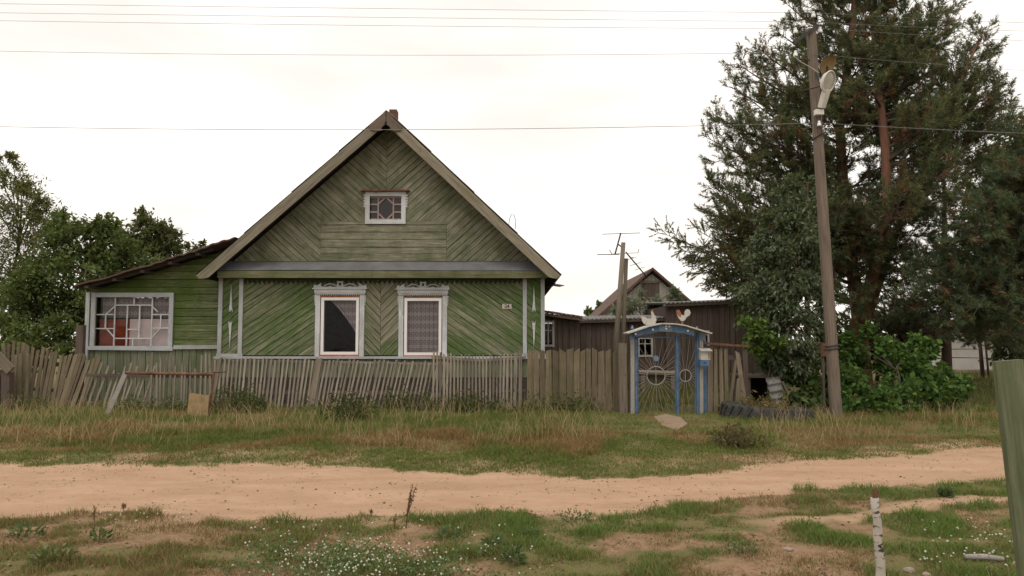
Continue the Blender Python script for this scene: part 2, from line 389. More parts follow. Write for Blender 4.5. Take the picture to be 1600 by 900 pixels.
GC = np.stack([RMv, SOIL, BARE], 1)
nx, ny = len(gx), len(gy)
I = (np.arange(ny - 1)[:, None] * nx + np.arange(nx - 1)[None, :]).ravel()
Q = np.stack([I, I + 1, I + nx + 1, I + nx], 1)
isroad = RMv[Q].mean(1) > .5

t = NT('ground_soil'); a = t.n('VertexColor', layer_name='Col').outputs['Color']; sp = t.n('SeparateColor', {0: a})
pos = t.n('NewGeometry').outputs['Position']
n1 = t.noise(pos, 1.3, 6, .6); n2 = t.noise(pos, 9, 5, .65); n3 = t.noise(pos, 60, 4, .6)
fine = t.math('ADD', t.math('MULTIPLY', n2, .5), t.math('MULTIPLY', n3, .5))
stretch = t.noise(t.n('Mapping', {'Vector': pos, 'Scale': (.8, 2.4, 1)}).outputs[0], 1, 7, .68)
sand = t.mix(t.ramp(stretch, .3, .72), (.345, .217, .138), (.478, .322, .214))
sand = t.mix(t.ramp(fine, .54, .68), sand, (.33, .205, .125))
sand = t.mix(t.math('MULTIPLY', t.ramp(t.noise(t.n('Mapping', {'Vector': pos, 'Scale': (5, 11, 1)}).outputs[0], 1, 6, .72), .585, .66), .8), sand, (.22, .15, .085))
soil = t.mix(t.ramp(fine, .35, .65), (.135, .083, .048), (.325, .215, .128))
turf = t.mix(t.ramp(fine, .35, .68), (.080, .088, .030), (.165, .145, .060))
turf = t.mix(t.ramp(n1, .4, .62), turf, (.165, .135, .062))
col = t.mix(sp.outputs[2], turf, soil)
col = t.mix(t.math('MULTIPLY', sp.outputs[1], 1.0), col, sand)
rmn = t.ramp(t.math('ADD', sp.outputs[0], t.math('MULTIPLY', t.math('SUBTRACT', fine, .5), .9)), .35, .65)
col = t.mix(rmn, col, sand)
t.principled(col, .97, .1, t.math('ADD', t.math('MULTIPLY', n2, .6), t.math('MULTIPLY', n3, .4)), .6, .03); MAT['ground'] = t.m

def sub(faces, name):
    u, inv = np.unique(faces, return_inverse=True)
    o = mesh_np(name, GV[u], inv.reshape(-1, 4), GC[u], MAT['ground'], None, True); return tag(o, kind='structure')
sub(Q[~isroad], 'ground'); sub(Q[isroad], 'dirt_road')

# ------------------------------------------------------------ polygon tools for the boarding
def clip(poly, n, c):
    """keep the side n.p >= c"""
    out = []
    for i in range(len(poly)):
        p, q = poly[i], poly[(i + 1) % len(poly)]
        dp = n[0] * p[0] + n[1] * p[1] - c; dq = n[0] * q[0] + n[1] * q[1] - c
        if dp >= 0: out.append(p)
        if (dp >= 0) != (dq >= 0):
            k = dp / (dp - dq); out.append((p[0] + (q[0] - p[0]) * k, p[1] + (q[1] - p[1]) * k))
    return out
def area(p): return abs(sum(p[i][0] * p[(i + 1) % len(p)][1] - p[(i + 1) % len(p)][0] * p[i][1] for i in range(len(p)))) / 2 if len(p) > 2 else 0
def subtract(polys, r):
    """remove the rectangle r = (x0, x1, z0, z1) from convex polygons"""
    out = []
    for p in polys:
        for n, c in (((-1, 0), -r[0]), ((1, 0), r[1]), ((0, -1), -r[2]), ((0, 1), r[3])):
            o = clip(p, n, c)
            if area(o) > 1e-5: out.append(o)
            p = clip(p, (-n[0], -n[1]), -c)
            if area(p) < 1e-6: break
    return out
def planking(region, ang, w, y, thick, mat, parent, holes=(), gap=.012, name='plank', jit=.5, wj=.12, phase=0.0):
    """boards at an angle clipped to a convex (x,z) region, each a mesh of its own"""
    d = (math.cos(ang), math.sin(ang)); n = (-d[1], d[0])
    cs = [n[0] * p[0] + n[1] * p[1] for p in region]; c = min(cs) + 1e-4 - w * phase
    while c < max(cs) - 1e-4:
        ww = w * (1 + random.uniform(-wj, wj))
        p = clip(clip(region, n, c), (-n[0], -n[1]), -(c + ww - gap * random.uniform(.6, 1.4)))
        ps = [p] if area(p) > 4e-4 else []
        for h in holes: ps = subtract(ps, h)
        if ps:
            yy = y - thick - random.uniform(0, .007) * jit * 2; off = (random.random() * 30, random.random() * 30)
            groups = []                                   # pieces cut apart by an opening are boards of their own
            for q in ps:
                bb = (min(p_[0] for p_ in q), max(p_[0] for p_ in q), min(p_[1] for p_ in q), max(p_[1] for p_ in q)); hit = None
                for g in groups:
                    if any(sum(min((p_[0] - r_[0]) ** 2 + (p_[1] - r_[1]) ** 2 for r_ in o) < 1e-8 for p_ in q) >= 1 for o in g): hit = g; break
                if hit is None: groups.append([q])
                else: hit.append(q)
            for g in groups:
                mb = MB()
                for q in g: mb.prism(q, yy, y, d, off)
                mb.build(name, mat, parent)
        c += ww
def wallbox(mb, x0, x1, z0, z1, y0, y1, holes=()):
    for p in (lambda ps: ps)(subtract_all([[(x0, z0), (x1, z0), (x1, z1), (x0, z1)]], holes)): mb.prism(p, y0, y1)
def subtract_all(ps, holes):
    for h in holes: ps = subtract(ps, h)
    return ps
def xz(v): return (v[0], v[2])

# ------------------------------------------------------------ the green house
HY = 16.5
F = lambda px, py, Y=HY: xz(at(px, py, Y))
house = thing('wooden_house', 'weathered green wooden house with steep gable, two white-framed windows and number plate', 'house', (F(595, 560)[0], HY + 4, .17))
xL = F(342, 500)[0]; xR = F(849, 500)[0]; zc = F(595, 434)[1]; zb = F(595, 557)[1]; z0 = -.05
ztop = F(595, 408)[1]
def rect(px0, px1, py0, py1, Y=HY):
    a = F((px0), (py0 + py1) / 2, Y); b = F(px1, (py0 + py1) / 2, Y); u = F((px0 + px1) / 2, py0, Y); d = F((px0 + px1) / 2, py1, Y)
    return (a[0], b[0], d[1], u[1])
w1 = rect(502, 561, 465, 554); w2 = rect(632, 690, 466, 555); aw = rect(577, 629, 306, 345)
apex = at(604, 175, 15.95); eL = at(307, 431, 15.95); eR = at(876, 431, 15.95)
mL = (apex.z - eL.z) / (apex.x - eL.x); mR = (apex.z - eR.z) / (apex.x - eR.x)
def roofz(x): return apex.z + (x - apex.x) * (mL if x < apex.x else mR)
hole_w = [w1, w2]
# log core behind the boarding
mb = MB(); wallbox(mb, xL, xR, z0, ztop, HY, HY + .18, hole_w)
front = mb.build('front_wall', MAT['darkwood'], house)
mb = MB(); g0 = (F(345, 408)[0], ztop); 
gpoly = [(xL - .1, ztop), (xR + .1, ztop), (xR + .1, roofz(xR + .1) - .12), (apex.x, apex.z - .12), (xL - .1, roofz(xL - .1) - .12)]
for p in subtract([gpoly], aw): mb.prism(p, HY, HY + .12)
gable = mb.build('gable', MAT['darkwood'], house)
# lower boarding: four fields of slanting boards meeting behind the windows and in a V at the middle
zt, zbb = zc + .02, zb + .03
X = [F(379, 500)[0], (w1[0] + w1[1]) / 2, F(595, 500)[0], (w2[0] + w2[1]) / 2, F(817, 500)[0]]
for i, ang in enumerate((R(34), R(-46), R(46), R(-34))):
    planking([(X[i] + .003, zbb), (X[i + 1] - .003, zbb), (X[i + 1] - .003, zt), (X[i] + .003, zt)], ang, .128, HY, .024, MAT['facade'], front, hole_w)
# corner panels
for (a, b) in ((345, 377), (820, 848)):
    xa, xb = F(a, 500)[0], F(b, 500)[0]
    planking([(xa, zbb), (xb, zbb), (xb, zt), (xa, zt)], R(40 if a < 500 else -40), .13, HY, .022, MAT['facade'], front)
    for xx in (xa, xb): MB().board((xx, HY - .04, zb - .02), (xx, HY - .04, zc + .0), .088, .04).build('corner_board', MAT['trim'], front)
    MB().board((xa - .06, HY - .045, zb + .03), (xb + .06, HY - .045, zb + .03), .07, .03).build('corner_rail', MAT['trim'], front)
    xm = (xa + xb) / 2
    for up, zz in ((1, zc - .78), (-1, zc - .98)):
        k = up
        o = [(-.035, 0), (-.012, .07 * k), (0, .0), (.012, .07 * k), (.05, 0), (.03, .12 * k), (.028, .20 * k), (.002, .62 * k), (-.02, .20 * k), (-.03, .12 * k)] if up > 0 else \
            [(-.045, .02), (-.015, -.05), (0, .0), (.015, -.05), (.045, .02), (.028, -.10), (.026, -.18), (.0, -.62), (-.022, -.18), (-.03, -.10)]
        MB().prism([(xm + p[0], zz + p[1]) for p in o], HY - .052, HY - .03).build('carved_spear', MAT['casing'], front)
    MB().prism([(xm, zc - .95), (xm + .05, zc - .87), (xm, zc - .79), (xm - .05, zc - .87)], HY - .046, HY - .03).build('carved_diamond', MAT['facade'], front)
MAT['footing_shade'] = M_plain('dark_shaded_footing', (.075, .060, .048), .95, .1, 0, .4, 5, .6, (.04, .034, .028), .5)  # footing colour kept dark to paint in the shadow under the house
# boards of the base below the sill line, behind the fence
planking([(xL, .72), (xR, .72), (xR, zb - .04), (xL, zb - .04)], R(90), .16, HY, .022, MAT['skirt'], front)
MB().box((xL + .05, HY - .035, .0), (xR - .05, HY - .002, .70)).build('foundation_shade', MAT['footing_shade'], front)  # dark base strip: footing plus the shade below the house, put into its colour
MB().box((xL - .06, HY - .10, zb - .05), (xR + .06, HY - .026, zb + .005)).build('sill_rail', MAT['trim'], front)
# gable boarding
bx = rect(501, 698, 346, 408); e = .02
def under(p, inset): return p
def gable_clip(poly):
    for (m, sgn) in ((mL, 1), (mR, 1)):
        n = (m, -1); c = m * apex.x - apex.z + .16     # below the roof line
        poly = clip(poly, n, c)
    return poly
big = 20
xm = F(604, 330)[0]
lg = gable_clip([(-big, ztop), (xm - .002, ztop), (xm - .002, big), (-big, big)]); rg = gable_clip([(xm + .002, ztop), (big, ztop), (big, big), (xm + .002, big)])
HB = (bx[0], bx[1], ztop - 1, bx[3])
planking(lg, R(-42), .128, HY, .024, MAT['gable'], gable, [aw, HB]); planking(rg, R(42), .128, HY, .024, MAT['gable'], gable, [aw, HB])
planking([(bx[0] + .004, ztop), (bx[1] - .004, ztop), (bx[1] - .004, bx[3] - .003), (bx[0] + .004, bx[3] - .003)], 0, .175, HY, .026, MAT['gable'], gable, [aw])
# cornice: sloping tin, frieze board, soffit, dark carved fringe
cy = 16.16
c0 = at(347, 409, HY); c1 = at(838, 409, HY); d0 = at(340, 422, cy); d1 = at(852, 423, cy)
mb = MB(); xs = np.linspace(0, 1, 7)
f0 = at(340, 428.5, cy + .02); f1 = at(855, 429, cy + .02)
cor = MB().box((f0.x, cy + .05, f0.z - .07), (f1.x, HY - .03, f0.z - .045)).build('cornice', MAT['frieze'], house)
for i in range(6):
    a0, a1 = c0.lerp(c1, xs[i]), c0.lerp(c1, xs[i + 1] + (.004 if i < 5 else 0)); b0, b1 = d0.lerp(d1, xs[i]), d0.lerp(d1, xs[i + 1] + (.004 if i < 5 else 0)); k = .003 * (i % 2)
    up = Vector((0, -.1, 1)) * .012; lift = Vector((0, 0, k))
    q = [a0, b0, b0 + up, a0 + up, a1, b1, b1 + up, a1 + up]
    MB().hexa([p + lift for p in q]).build('flashing_sheet', MAT['tin'], cor)
half = f0.lerp(f1, .47)
MB().board(f0, half - Vector((.004, 0, 0)), .155, .03).build('frieze_board', MAT['frieze'], cor)
MB().board(half, f1, .155, .03).build('frieze_board', MAT['frieze'], cor)
mb = MB(); zt2 = zc + .0; x = X[0]; mb.box((X[0], HY - .034, zt2 - .06), (X[4], HY - .027, zt2))
while x < X[4] - .1:
    mb.prism([(x, zt2 - .062), (x + .1, zt2 - .062), (x + .086, zt2 - .105), (x + .065, zt2 - .12), (x + .05, zt2 - .165), (x + .035, zt2 - .12), (x + .014, zt2 - .105)], HY - .034, HY - .027); x += .108
MAT['fringe'] = M_wood('dark_fringe', (.03, .035, .02), (.07, .075, .045), None, .5)
mb.build('carved_fringe', MAT['fringe'], cor)
# bargeboards with carved ends at the ridge
MAT['ridgewood'] = M_wood('brown_ridge_carving', (.060, .045, .034), (.20, .155, .118), None, .5, None, var=.1, bump=.9)
def barge(p, q, nm='bargeboard'):
    d = (q - p).normalized(); nrm = Vector((d.z, 0, -d.x)); nrm = nrm if nrm.z < 0 else -nrm
    w = .205; a = p; b = q
    pts = [a, b, b + nrm * w * .55 - d * .02, b + nrm * w - d * .17, a + nrm * w + d * .12]
    return MB().prism([xz(v) for v in pts], 15.92, 15.95, (d.x, d.z)).build(nm, MAT['barge'], house)
barge(apex + Vector((-.005, 0, 0)), eL); barge(apex + Vector((.005, 0, 0)), eR)
for sgn, e in ((-1, eL), (1, eR)):
    d = (e - apex).normalized(); nr = Vector((d.z, 0, -d.x)); nr = nr if nr.z < 0 else -nr
    L = .50; p = apex
    o = [p + d * .01 + Vector((sgn * .004, 0, -.0)), p + d * L, p + d * (L + .03) + nr * .09, p + d * (L - .05) + nr * .2, p + d * (L - .16) + nr * .27, p + d * .34 + nr * .29]
    c = p + Vector((sgn * .01, 0, -.40)); o += [c + Vector((sgn * .10, 0, .02)), c + Vector((sgn * .03, 0, .10)), p + Vector((sgn * .004, 0, -.22))]
    MB().prism([xz(v) for v in o], 15.885, 15.915, (d.x, d.z)).build('carved_ridge_end', MAT['ridgewood'], house)
# roof planes: boards below, slate sheets above
for e, nm in ((eL, 'roof'), (eR, 'roof')):
    d = (e - apex).normalized(); nr = Vector((d.z, 0, -d.x)); nr = nr if nr.z > 0 else -nr
    under = []
    rf = MB().prism([xz(apex + Vector((0, 0, -.005))), xz(e), xz(e - nr * .05), xz(apex - nr * .05 + Vector((0, 0, -.02)))], 15.955, 24.5, (d.x, d.z)).build(nm, MAT['darkwood'], house)
    L = (e - apex).length; ns = 4
    V = []; T = []; nu = 130; 
    for r in range(ns):
        s0 = L * r / ns - .04 * (r > 0); s1 = L * (r + 1) / ns + .0; h = .014 + .012 * (ns - r) / ns
        mbs = MB(); b = 0
        for i in range(nu):
            yy = 15.93 + i * (8.6 / (nu - 1)); hh = .02 * math.sin(i * 2.1)
            for s in (s0, s1): mbs.v.append(tuple(apex + d * s + nr * (h + hh + (.012 if s == s1 else 0)) + Vector((0, yy - apex.y, 0))))
        for i in range(nu - 1):
            f = (2 * i, 2 * i + 1, 2 * i + 3, 2 * i + 2); mbs.face(f if e.x < apex.x else f[::-1], [(0, 0)] * 4)
        mbs.build('slate_sheet_row', MAT['slate'], rf, True)
# ridge cap and the rusty stub of tin at the ridge
MB().prism([xz(apex + Vector((-.16, 0, -.13))), xz(apex + Vector((0, 0, .035))), xz(apex + Vector((.16, 0, -.13))), xz(apex + Vector((.13, 0, -.13))), xz(apex + Vector((0, 0, 0.005))), xz(apex + Vector((-.13, 0, -.13)))], 15.90, 24.5).build('ridge_cap', MAT['rustroof'], house)
st = at(615, 181, 16.4); MB().box((st.x - .085, 16.3, st.z - .16), (st.x + .085, 16.55, st.z + .12)).build('ridge_stub', MAT['rust'], house)
# side and back walls, ceiling
for xx, s in ((xL, 1), (xR, -1)):
    mb = MB(); mb.box((min(xx, xx + s * .16), HY + .19, z0), (max(xx, xx + s * .16), 24, ztop)); mb.build('side_wall', MAT['facade'], house)
MB().box((xL, 24.01, z0), (xR, 24.2, ztop)).build('back_wall', MAT['facade'], house)
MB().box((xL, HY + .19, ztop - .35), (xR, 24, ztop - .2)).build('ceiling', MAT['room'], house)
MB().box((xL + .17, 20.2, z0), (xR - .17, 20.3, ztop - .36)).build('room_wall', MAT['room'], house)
gb = [(xL - .1, ztop + .01), (xR + .1, ztop + .01), (apex.x, apex.z - .25)]
MB().prism(gb, 24.05, 24.2).build('back_gable', MAT['gable'], house)

def win(r, lab, crest_px):
    x0, x1, z0_, z1_ = r; yf = HY - .045; t_ = .062
    fr = MB()
    for p, q in (((x0, z0_), (x0, z1_)), ((x1, z0_), (x1, z1_))):
        sg = 1 if p[0] == x0 else -1
        fr.box((min(p[0], p[0] + sg * t_), yf, z0_), (max(p[0], p[0] + sg * t_), HY + .05, z1_))
    for zz, sg in ((z0_, 1), (z1_, -1)):
        fr.box((x0 + t_ + .001, yf, min(zz, zz + sg * t_)), (x1 - t_ - .001, HY + .05, max(zz, zz + sg * t_)))
    wd = fr.build('window', MAT['white'], house); wd['label'] = lab
    MB().box((x0 + t_, HY - .012, z0_ + t_), (x1 - t_, HY - .007, z1_ - t_)).build('pane', MAT['glass'], wd)
    MB().box((x0 - .025, yf - .02, z0_ - .055), (x1 + .025, HY + .05, z0_ - .003)).build('foam_strip', MAT['orangeseal'], wd)
    MB().box((x0 - .018, yf + .012, z1_ + .003), (x1 + .018, HY - .03, z1_ + .028)).build('foam_strip', MAT['orangeseal'], wd)
    cw = .105
    for sg, xe in ((-1, x0 - .02), (1, x1 + .02)):
        a, b = sorted((xe, xe + sg * cw))
        MB().box((a, HY - .06, z0_ - .06), (b, HY - .026, z1_ + .055)).build('casing_board', MAT['casing'], wd)
        # hanging ear with knobs
        mbk = MB()
        for k in range(5):
            zz = z1_ + .03 - k * .045; rr = .022 - .002 * k; xx = xe + sg * (cw + .012)
            mbk.prism([(xx + rr * math.cos(q), zz + rr * math.sin(q)) for q in np.linspace(0, 2 * math.pi, 9)[:-1]], HY - .055, HY - .035)
        mbk.build('carved_drop', MAT['casing'], wd)
    xa, xb = x0 - .17, x1 + .17; zb_ = z1_ + .06
    MB().box((xa + .02, HY - .09, zb_ + .045), (xb - .02, HY - .026, zb_ + .125)).build('head_board', MAT['casing'], wd)
    MB().box((xa - .02, HY - .12, zb_ + .125), (xb + .02, HY - .026, zb_ + .15)).build('head_ledge', MAT['casing'], wd)
    mbt = MB(); n = 26; mbt.box((xa + .03, HY - .075, zb_ + .02), (xb - .03, HY - .03, zb_ + .045))
    for k in range(n):
        q = xa + .035 + (xb - xa - .07) * (k + .5) / n; mbt.prism([(q - .014, zb_ + .02), (q + .014, zb_ + .02), (q, zb_ - .025)], HY - .072, HY - .05)
    mbt.build('carved_teeth', MAT['casing'], wd)
    # carved crest
    cx = (xa + xb) / 2; hw = (xb - xa) / 2; zz = zb_ + .15; cr_ = MB(); yb0, yb1 = HY - .075, HY - .05
    cr_.prism([(xa, zz), (xb, zz), (xb, zz + .028), (xa, zz + .028)], yb0, yb1)
    for s in (-1, 1):
        P = lambda u, v: (cx + s * u * hw, zz + v)
        cr_.prism([P(.80, .028), P(1.0, .028), P(.97, .085), P(.90, .06), P(.82, .05)], yb0, yb1)
        cr_.prism([P(.88, .055), P(.70, .12), P(.73, .06), P(.66, .03), P(.80, .03)], yb0 - .002, yb1)
        pts = [(.62, .028), (.50, .07), (.38, .088), (.26, .072), (.13, .035)]
        for (a, b) in zip(pts[:-1], pts[1:]): cr_.prism([P(a[0], a[1]), P(b[0], b[1]), P(b[0], b[1] + .022), P(a[0], a[1] + .022)], yb0, yb1)
        cr_.prism([P(.30, .028), P(.44, .028), P(.38, .05)], yb0, yb1)
        cr_.prism([P(.0, .12), P(.0, .15), P(.12, .158), P(.12, .13), P(.07, .115)], yb0, yb1)
        cr_.prism([P(.045, .03), P(.13, .03), P(.105, .125), P(.05, .125)], yb0 - .002, yb1)
    cr_.prism([(cx - .025, zz + .028), (cx + .025, zz + .028), (cx, zz + .075)], yb0, yb1)
    cr_.build('carved_crest', MAT['casing'], wd)
    return wd
win(w1, 'window with a lace curtain drawn aside to the upper right', 0)
win(w2, 'window wholly covered by a lace curtain', 0)
def curtain(fn, nu, nv, name, mat, label, group=None, uvs=1.0):
    mb = MB(); 
    for j in range(nv):
        for i in range(nu): mb.v.append(tuple(fn(i / (nu - 1), j / (nv - 1))))
    for j in range(nv - 1):
        for i in range(nu - 1):
            b = j * nu + i; ix = (b, b + 1, b + nu + 1, b + nu); mb.face(ix, [(mb.v[k][0] * uvs + 9.13, mb.v[k][2] * uvs) for k in ix])
    o = mb.build(name, mat, None, True); return tag(o, label, 'curtain', group)
def lc2(u, v): return Vector((w2[0] + .05 + (w2[1] - w2[0] - .1) * u, HY + .06 + .014 * math.sin(u * 46) + .01 * math.sin(u * 17), w2[3] - .03 - (w2[3] - w2[2] - .05) * v))
curtain(lc2, 60, 8, 'lace_curtain', MAT['lace'], 'grey lace curtain with rows of round motifs filling the right front window')
def lc1(u, v):
    zz = w1[3] - .03 - (w1[3] - w1[2]) * .66 * v
    xr = w1[1] - .03; xl = w1[0] + .12 + (xr - w1[0] - .12) * (v ** .75)
    return Vector((xl + (xr - xl) * u, HY + .06 + .014 * math.sin(u * 22 * (1 - v * .5)) * (1 - .5 * v), zz))
curtain(lc1, 40, 14, 'lace_curtain', MAT['lace'], 'lace curtain swept aside behind the left front window')

# attic window
x0, x1, za, zb_ = aw
fw = MB()
for p, q, nm in (((x0 - .03, za - .03), (x1 + .03, za - .03), 'casing_bottom'), ((x0 - .03, zb_ + .03), (x1 + .03, zb_ + .03), 'casing_top')):
    fw.box((p[0] - .05, HY - .07, p[1] - .05), (q[0] + .05, HY - .026, p[1] + .05))
for xx in (x0 - .03, x1 + .03): fw.box((xx - .05, HY - .068, za + .021), (xx + .05, HY - .026, zb_ - .021))
awd = fw.build('attic_window', MAT['casing'], house); awd['label'] = 'small attic window with octagonal lattice'
MB().box((x0 - .17, HY - .16, zb_ + .083), (x1 + .17, HY - .026, zb_ + .108)).build('drip_board', MAT['rust'], awd)
MB().box((x0, HY + .03, za), (x1, HY + .036, zb_)).build('pane', MAT['mauveglass'], awd)
MAT['pinkwood'] = M_wood('faded_pink_lattice', (.20, .14, .12), (.36, .29, .27), None, .5, None, var=.1)
cx = (x0 + x1) / 2; cz = (za + zb_) / 2; hx = (x1 - x0) / 2 - .02; hz = (zb_ - za) / 2 - .02; q = .19
P = lambda u, v: Vector((cx + u * hx, HY + .0, cz + v * hz))
for a, b in (((-.95, .92), (.95, .92)), ((-.95, -.95), (.95, -.95)), ((-.48, -1), (-.48, 1)), ((.48, -1), (.48, 1)), ((-1, .33), (-.48, .33)), ((-1, -.33), (-.48, -.33)), ((.48, .33), (1, .33)), ((.48, -.33), (1, -.33)), ((-.48, .35), (-.05, .9)), ((.48, .35), (.05, .9)), ((-.48, -.4), (-.08, -.95)), ((.48, -.4), (.08, -.95))):
    dy = 0 if a[0] == b[0] else (.002 if a[1] == b[1] else .004)
    MB().board(P(*a) + Vector((0, dy, 0)), P(*b) + Vector((0, dy, 0)), .035, .025).build('lattice_bar', MAT['pinkwood'], awd)
for s, xx in ((-1, x0 - .10), (1, x1 + .10)):
    mbk = MB()
    for k in range(5): mbk.prism([(xx + .024 * math.cos(a) , zb_ - .0 - k * .062 + .027 * math.sin(a)) for a in np.linspace(0, 2 * math.pi, 8)[:-1]], HY - .06, HY - .04)
    mbk.build('carved_drop', MAT['casing'], awd)
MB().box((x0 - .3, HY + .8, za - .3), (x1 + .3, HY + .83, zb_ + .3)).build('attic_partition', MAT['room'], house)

# number plate 24
npl = at(792, 479, HY - .03)
pl = MB().box((npl.x - .105, HY - .040, npl.z - .058), (npl.x + .105, HY - .034, npl.z + .058)).build('number_plate', MAT['whitepaint'], house)
MB().box((npl.x - .105, HY - .0415, npl.z - .062), (npl.x + .105, HY - .0342, npl.z - .050)).build('plate_edge', MAT['orangeseal'], pl)
def lettering(txt, size, loc, mat, parent, name, rot=(math.pi / 2, 0, 0), thick=.001):
    c = bpy.data.curves.new(name, 'FONT'); c.body = txt; c.size = size; c.align_x = 'CENTER'; c.align_y = 'CENTER'; c.extrude = thick; c.offset = size * .012
    tmp = bpy.data.objects.new('tmp', c); COL.objects.link(tmp); dg = bpy.context.evaluated_depsgraph_get()
    me = bpy.data.meshes.new_from_object(tmp.evaluated_get(dg)); bpy.data.objects.remove(tmp)
    me.transform(Matrix.Translation(loc) @ Matrix.Rotation(rot[2], 4, 'Z') @ Matrix.Rotation(rot[0], 4, 'X')); me.materials.clear(); me.materials.append(mat)
    return link(bpy.data.objects.new(name, me), parent)
lettering('24', .115, (npl.x, HY - .0425, npl.z + .004), MAT['black'], pl, 'house_number')

# torn tin at the right eave and thin whip aerial on the roof slope
tl = [at(851, 450, 16.8), at(866, 445, 16.7), at(878, 447, 16.6)]
MB().board(tl[0], tl[1], .3, .012, (0, -.35, 1)).build('tin_strip', MAT['rustroof'], house); MB().board(tl[1], tl[2], .24, .012, (.2, -.35, 1)).build('tin_strip', MAT['rustroof'], house)
ae = [at(805, 358, 18), at(806, 345, 18), at(803, 336, 18), at(799, 335, 18), at(796, 342, 18), at(795, 352, 18)]
MB().tube(ae, .008, 5).build('aerial_hoop', MAT['iron'], house)

# ------------------------------------------------------------ porch annex at the left
PY = 17.0
por = thing('porch_annex', 'green board porch annex with lean-to tin roof left of the gabled house', 'porch', (at(240, 600, PY).x, PY + 1.5, .17))
G = lambda px, py, Y=PY: F(px, py, Y)
pw = rect(150, 266, 463, 541, PY)
xa = G(137, 540)[0]; xb = xL - .01; zsill = G(240, 543)[1]
rp = [(118, 448), (160, 437), (205, 424), (262, 407), (330, 385), (368, 373)]
RP = [at(p[0], p[1], 16.45) for p in rp]
def rz(x): return float(np.interp(x, [p.x for p in RP], [p.z for p in RP]))
poly = [(xa, zsill), (xb, zsill), (xb, rz(xb) - .06)] + [(p.x, p.z - .06) for p in RP[::-1] if xa < p.x < xb] + [(xa, rz(xa) - .06)]
mb = MB(); 
hull = [(xa, z0), (xb, z0), (xb, rz(xb) - .1), (xa, rz(xa) - .1)]
for p in subtract([hull], pw): mb.prism(p, PY, PY + .1)
pf = mb.build('front_wall', MAT['darkwood'], por)
hl = [(xa, zsill), (xb, zsill), (xb, rz(xb) - .07), (xa, rz(xa) - .07)]
planking(hl, 0, .17, PY, .022, MAT['porchboards'], pf, [pw])
planking([(xa, z0), (xb, z0), (xb, zsill - .05), (xa, zsill - .05)], R(90), .17, PY, .022, MAT['skirt'], pf)
MB().board((xa + .0, PY - .05, z0), (xa, PY - .05, rz(xa) - .1), .09, .05).build('corner_board', MAT['trim'], por)
MB().board((xa + .05, PY - .055, zsill - .01), (G(272, 545)[0], PY - .055, zsill - .03), .085, .06).build('sill_board', MAT['trim'], por)
MB().board((G(273, 545)[0], PY - .05, zsill + .005), (xb, PY - .05, zsill + .015), .09, .045).build('sill_board', MAT['trim'], por)
MB().box((xa, PY + .11, z0), (xa + .1, 21, rz(xa) - .12)).build('side_wall', MAT['porchboards'], por)
MB().box((xa, 21.01, z0), (xb, 21.1, rz(xa) - .1)).build('back_wall', MAT['porchboards'], por)
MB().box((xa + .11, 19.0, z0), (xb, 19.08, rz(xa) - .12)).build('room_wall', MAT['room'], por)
# roof of boards with wavy rusty tin
mb = MB(); nu = 60
us = np.linspace(0, 1, nu)
def ev(u):
    x = RP[0].x + (RP[-1].x - RP[0].x) * u; return x, rz(x) + .012 * math.sin(u * 90) * (u > .45) + .01 * math.sin(u * 23)
for (yy, dz) in ((16.40, 0), (16.40, .035), (21.3, .035), (21.3, 0)):
    for u in us: x, z = ev(u); mb.v.append((x, yy, z + dz))
for r in range(4):
    for i in range(nu - 1):
        a = r * nu + i; b = ((r + 1) % 4) * nu + i; mb.face((a, a + 1, b + 1, b))
mb.build('roof_sheet', MAT['rustroof'], por)
for i in range(len(RP) - 1):
    pass
fl = [p + Vector((0, .02, -.085)) for p in RP[:-1]]
for a, b in ((fl[0] + Vector((.02, 0, 0)), fl[2]), (fl[2] + Vector((.004, 0, 0)), fl[4])): MB().board(a + Vector((0, .1, .045)), b + Vector((0, .1, .045)), .07, .028).build('roof_fascia', MAT['darkwood'], por)
for k in range(5): 
    x = xa + .2 + k * .62
    MB().board((x, 16.5, rz(x) - .055), (x, 21.0, rz(x) - .055), .09, .06, (0, 0, 1)).build('rafter', MAT['shed'], por)
# porch window with many small panes
fw = MB()
x0, x1, za, zb_ = pw
for zz in (za - .012, zb_ + .03): fw.box((x0 - .09, PY - .072, zz - .05 + (.03 if zz < za else 0)), (x1 + .09, PY - .024, zz + (.05 if zz > za else .02)))
for xx in (x0 - .04, x1 + .04): fw.box((xx - .05, PY - .07, za + .01), (xx + .05, PY - .024, zb_ - .022))
pwd = fw.build('lattice_window', MAT['trim'], por)
MB().box((x0, PY + .045, za), (x1, PY + .05, zb_)).build('pane', MAT['glass'], pwd)
Pz = lambda zx, zy: Vector((x0 + (zx - 178) / (667 - 178) * (x1 - x0), PY + .01, zb_ - (zy - 455) / (772 - 455) * (zb_ - za)))
bars = [((178, 458), (667, 458)), ((300, 455), (300, 772)), ((424, 455), (424, 510)), ((545, 455), (545, 772)), ((300, 511), (545, 511)), ((382, 511), (382, 772)), ((463, 511), (463, 720)), ((178, 571), (300, 571)),
        ((240, 571), (240, 660)), ((178, 660), (300, 660)), ((300, 515), (240, 571)), ((248, 660), (297, 712)), ((300, 722), (545, 722)), ((382, 596), (382, 660)), ((545, 520), (580, 553)), ((545, 571), (667, 571)), ((603, 571), (603, 657)), ((545, 657), (667, 657)), ((603, 657), (545, 720)), ((424, 722), (424, 772)), ((382, 665), (463, 665))]
for i, (a, b) in enumerate(bars):
    dy = .0 if a[0] == b[0] else (.003 if a[1] == b[1] else .006)
    MB().board(Pz(*a) + Vector((0, dy + .0002 * i, 0)), Pz(*b) + Vector((0, dy + .0002 * i, 0)), .026, .03).build('glazing_bar', MAT['casing'], pwd)
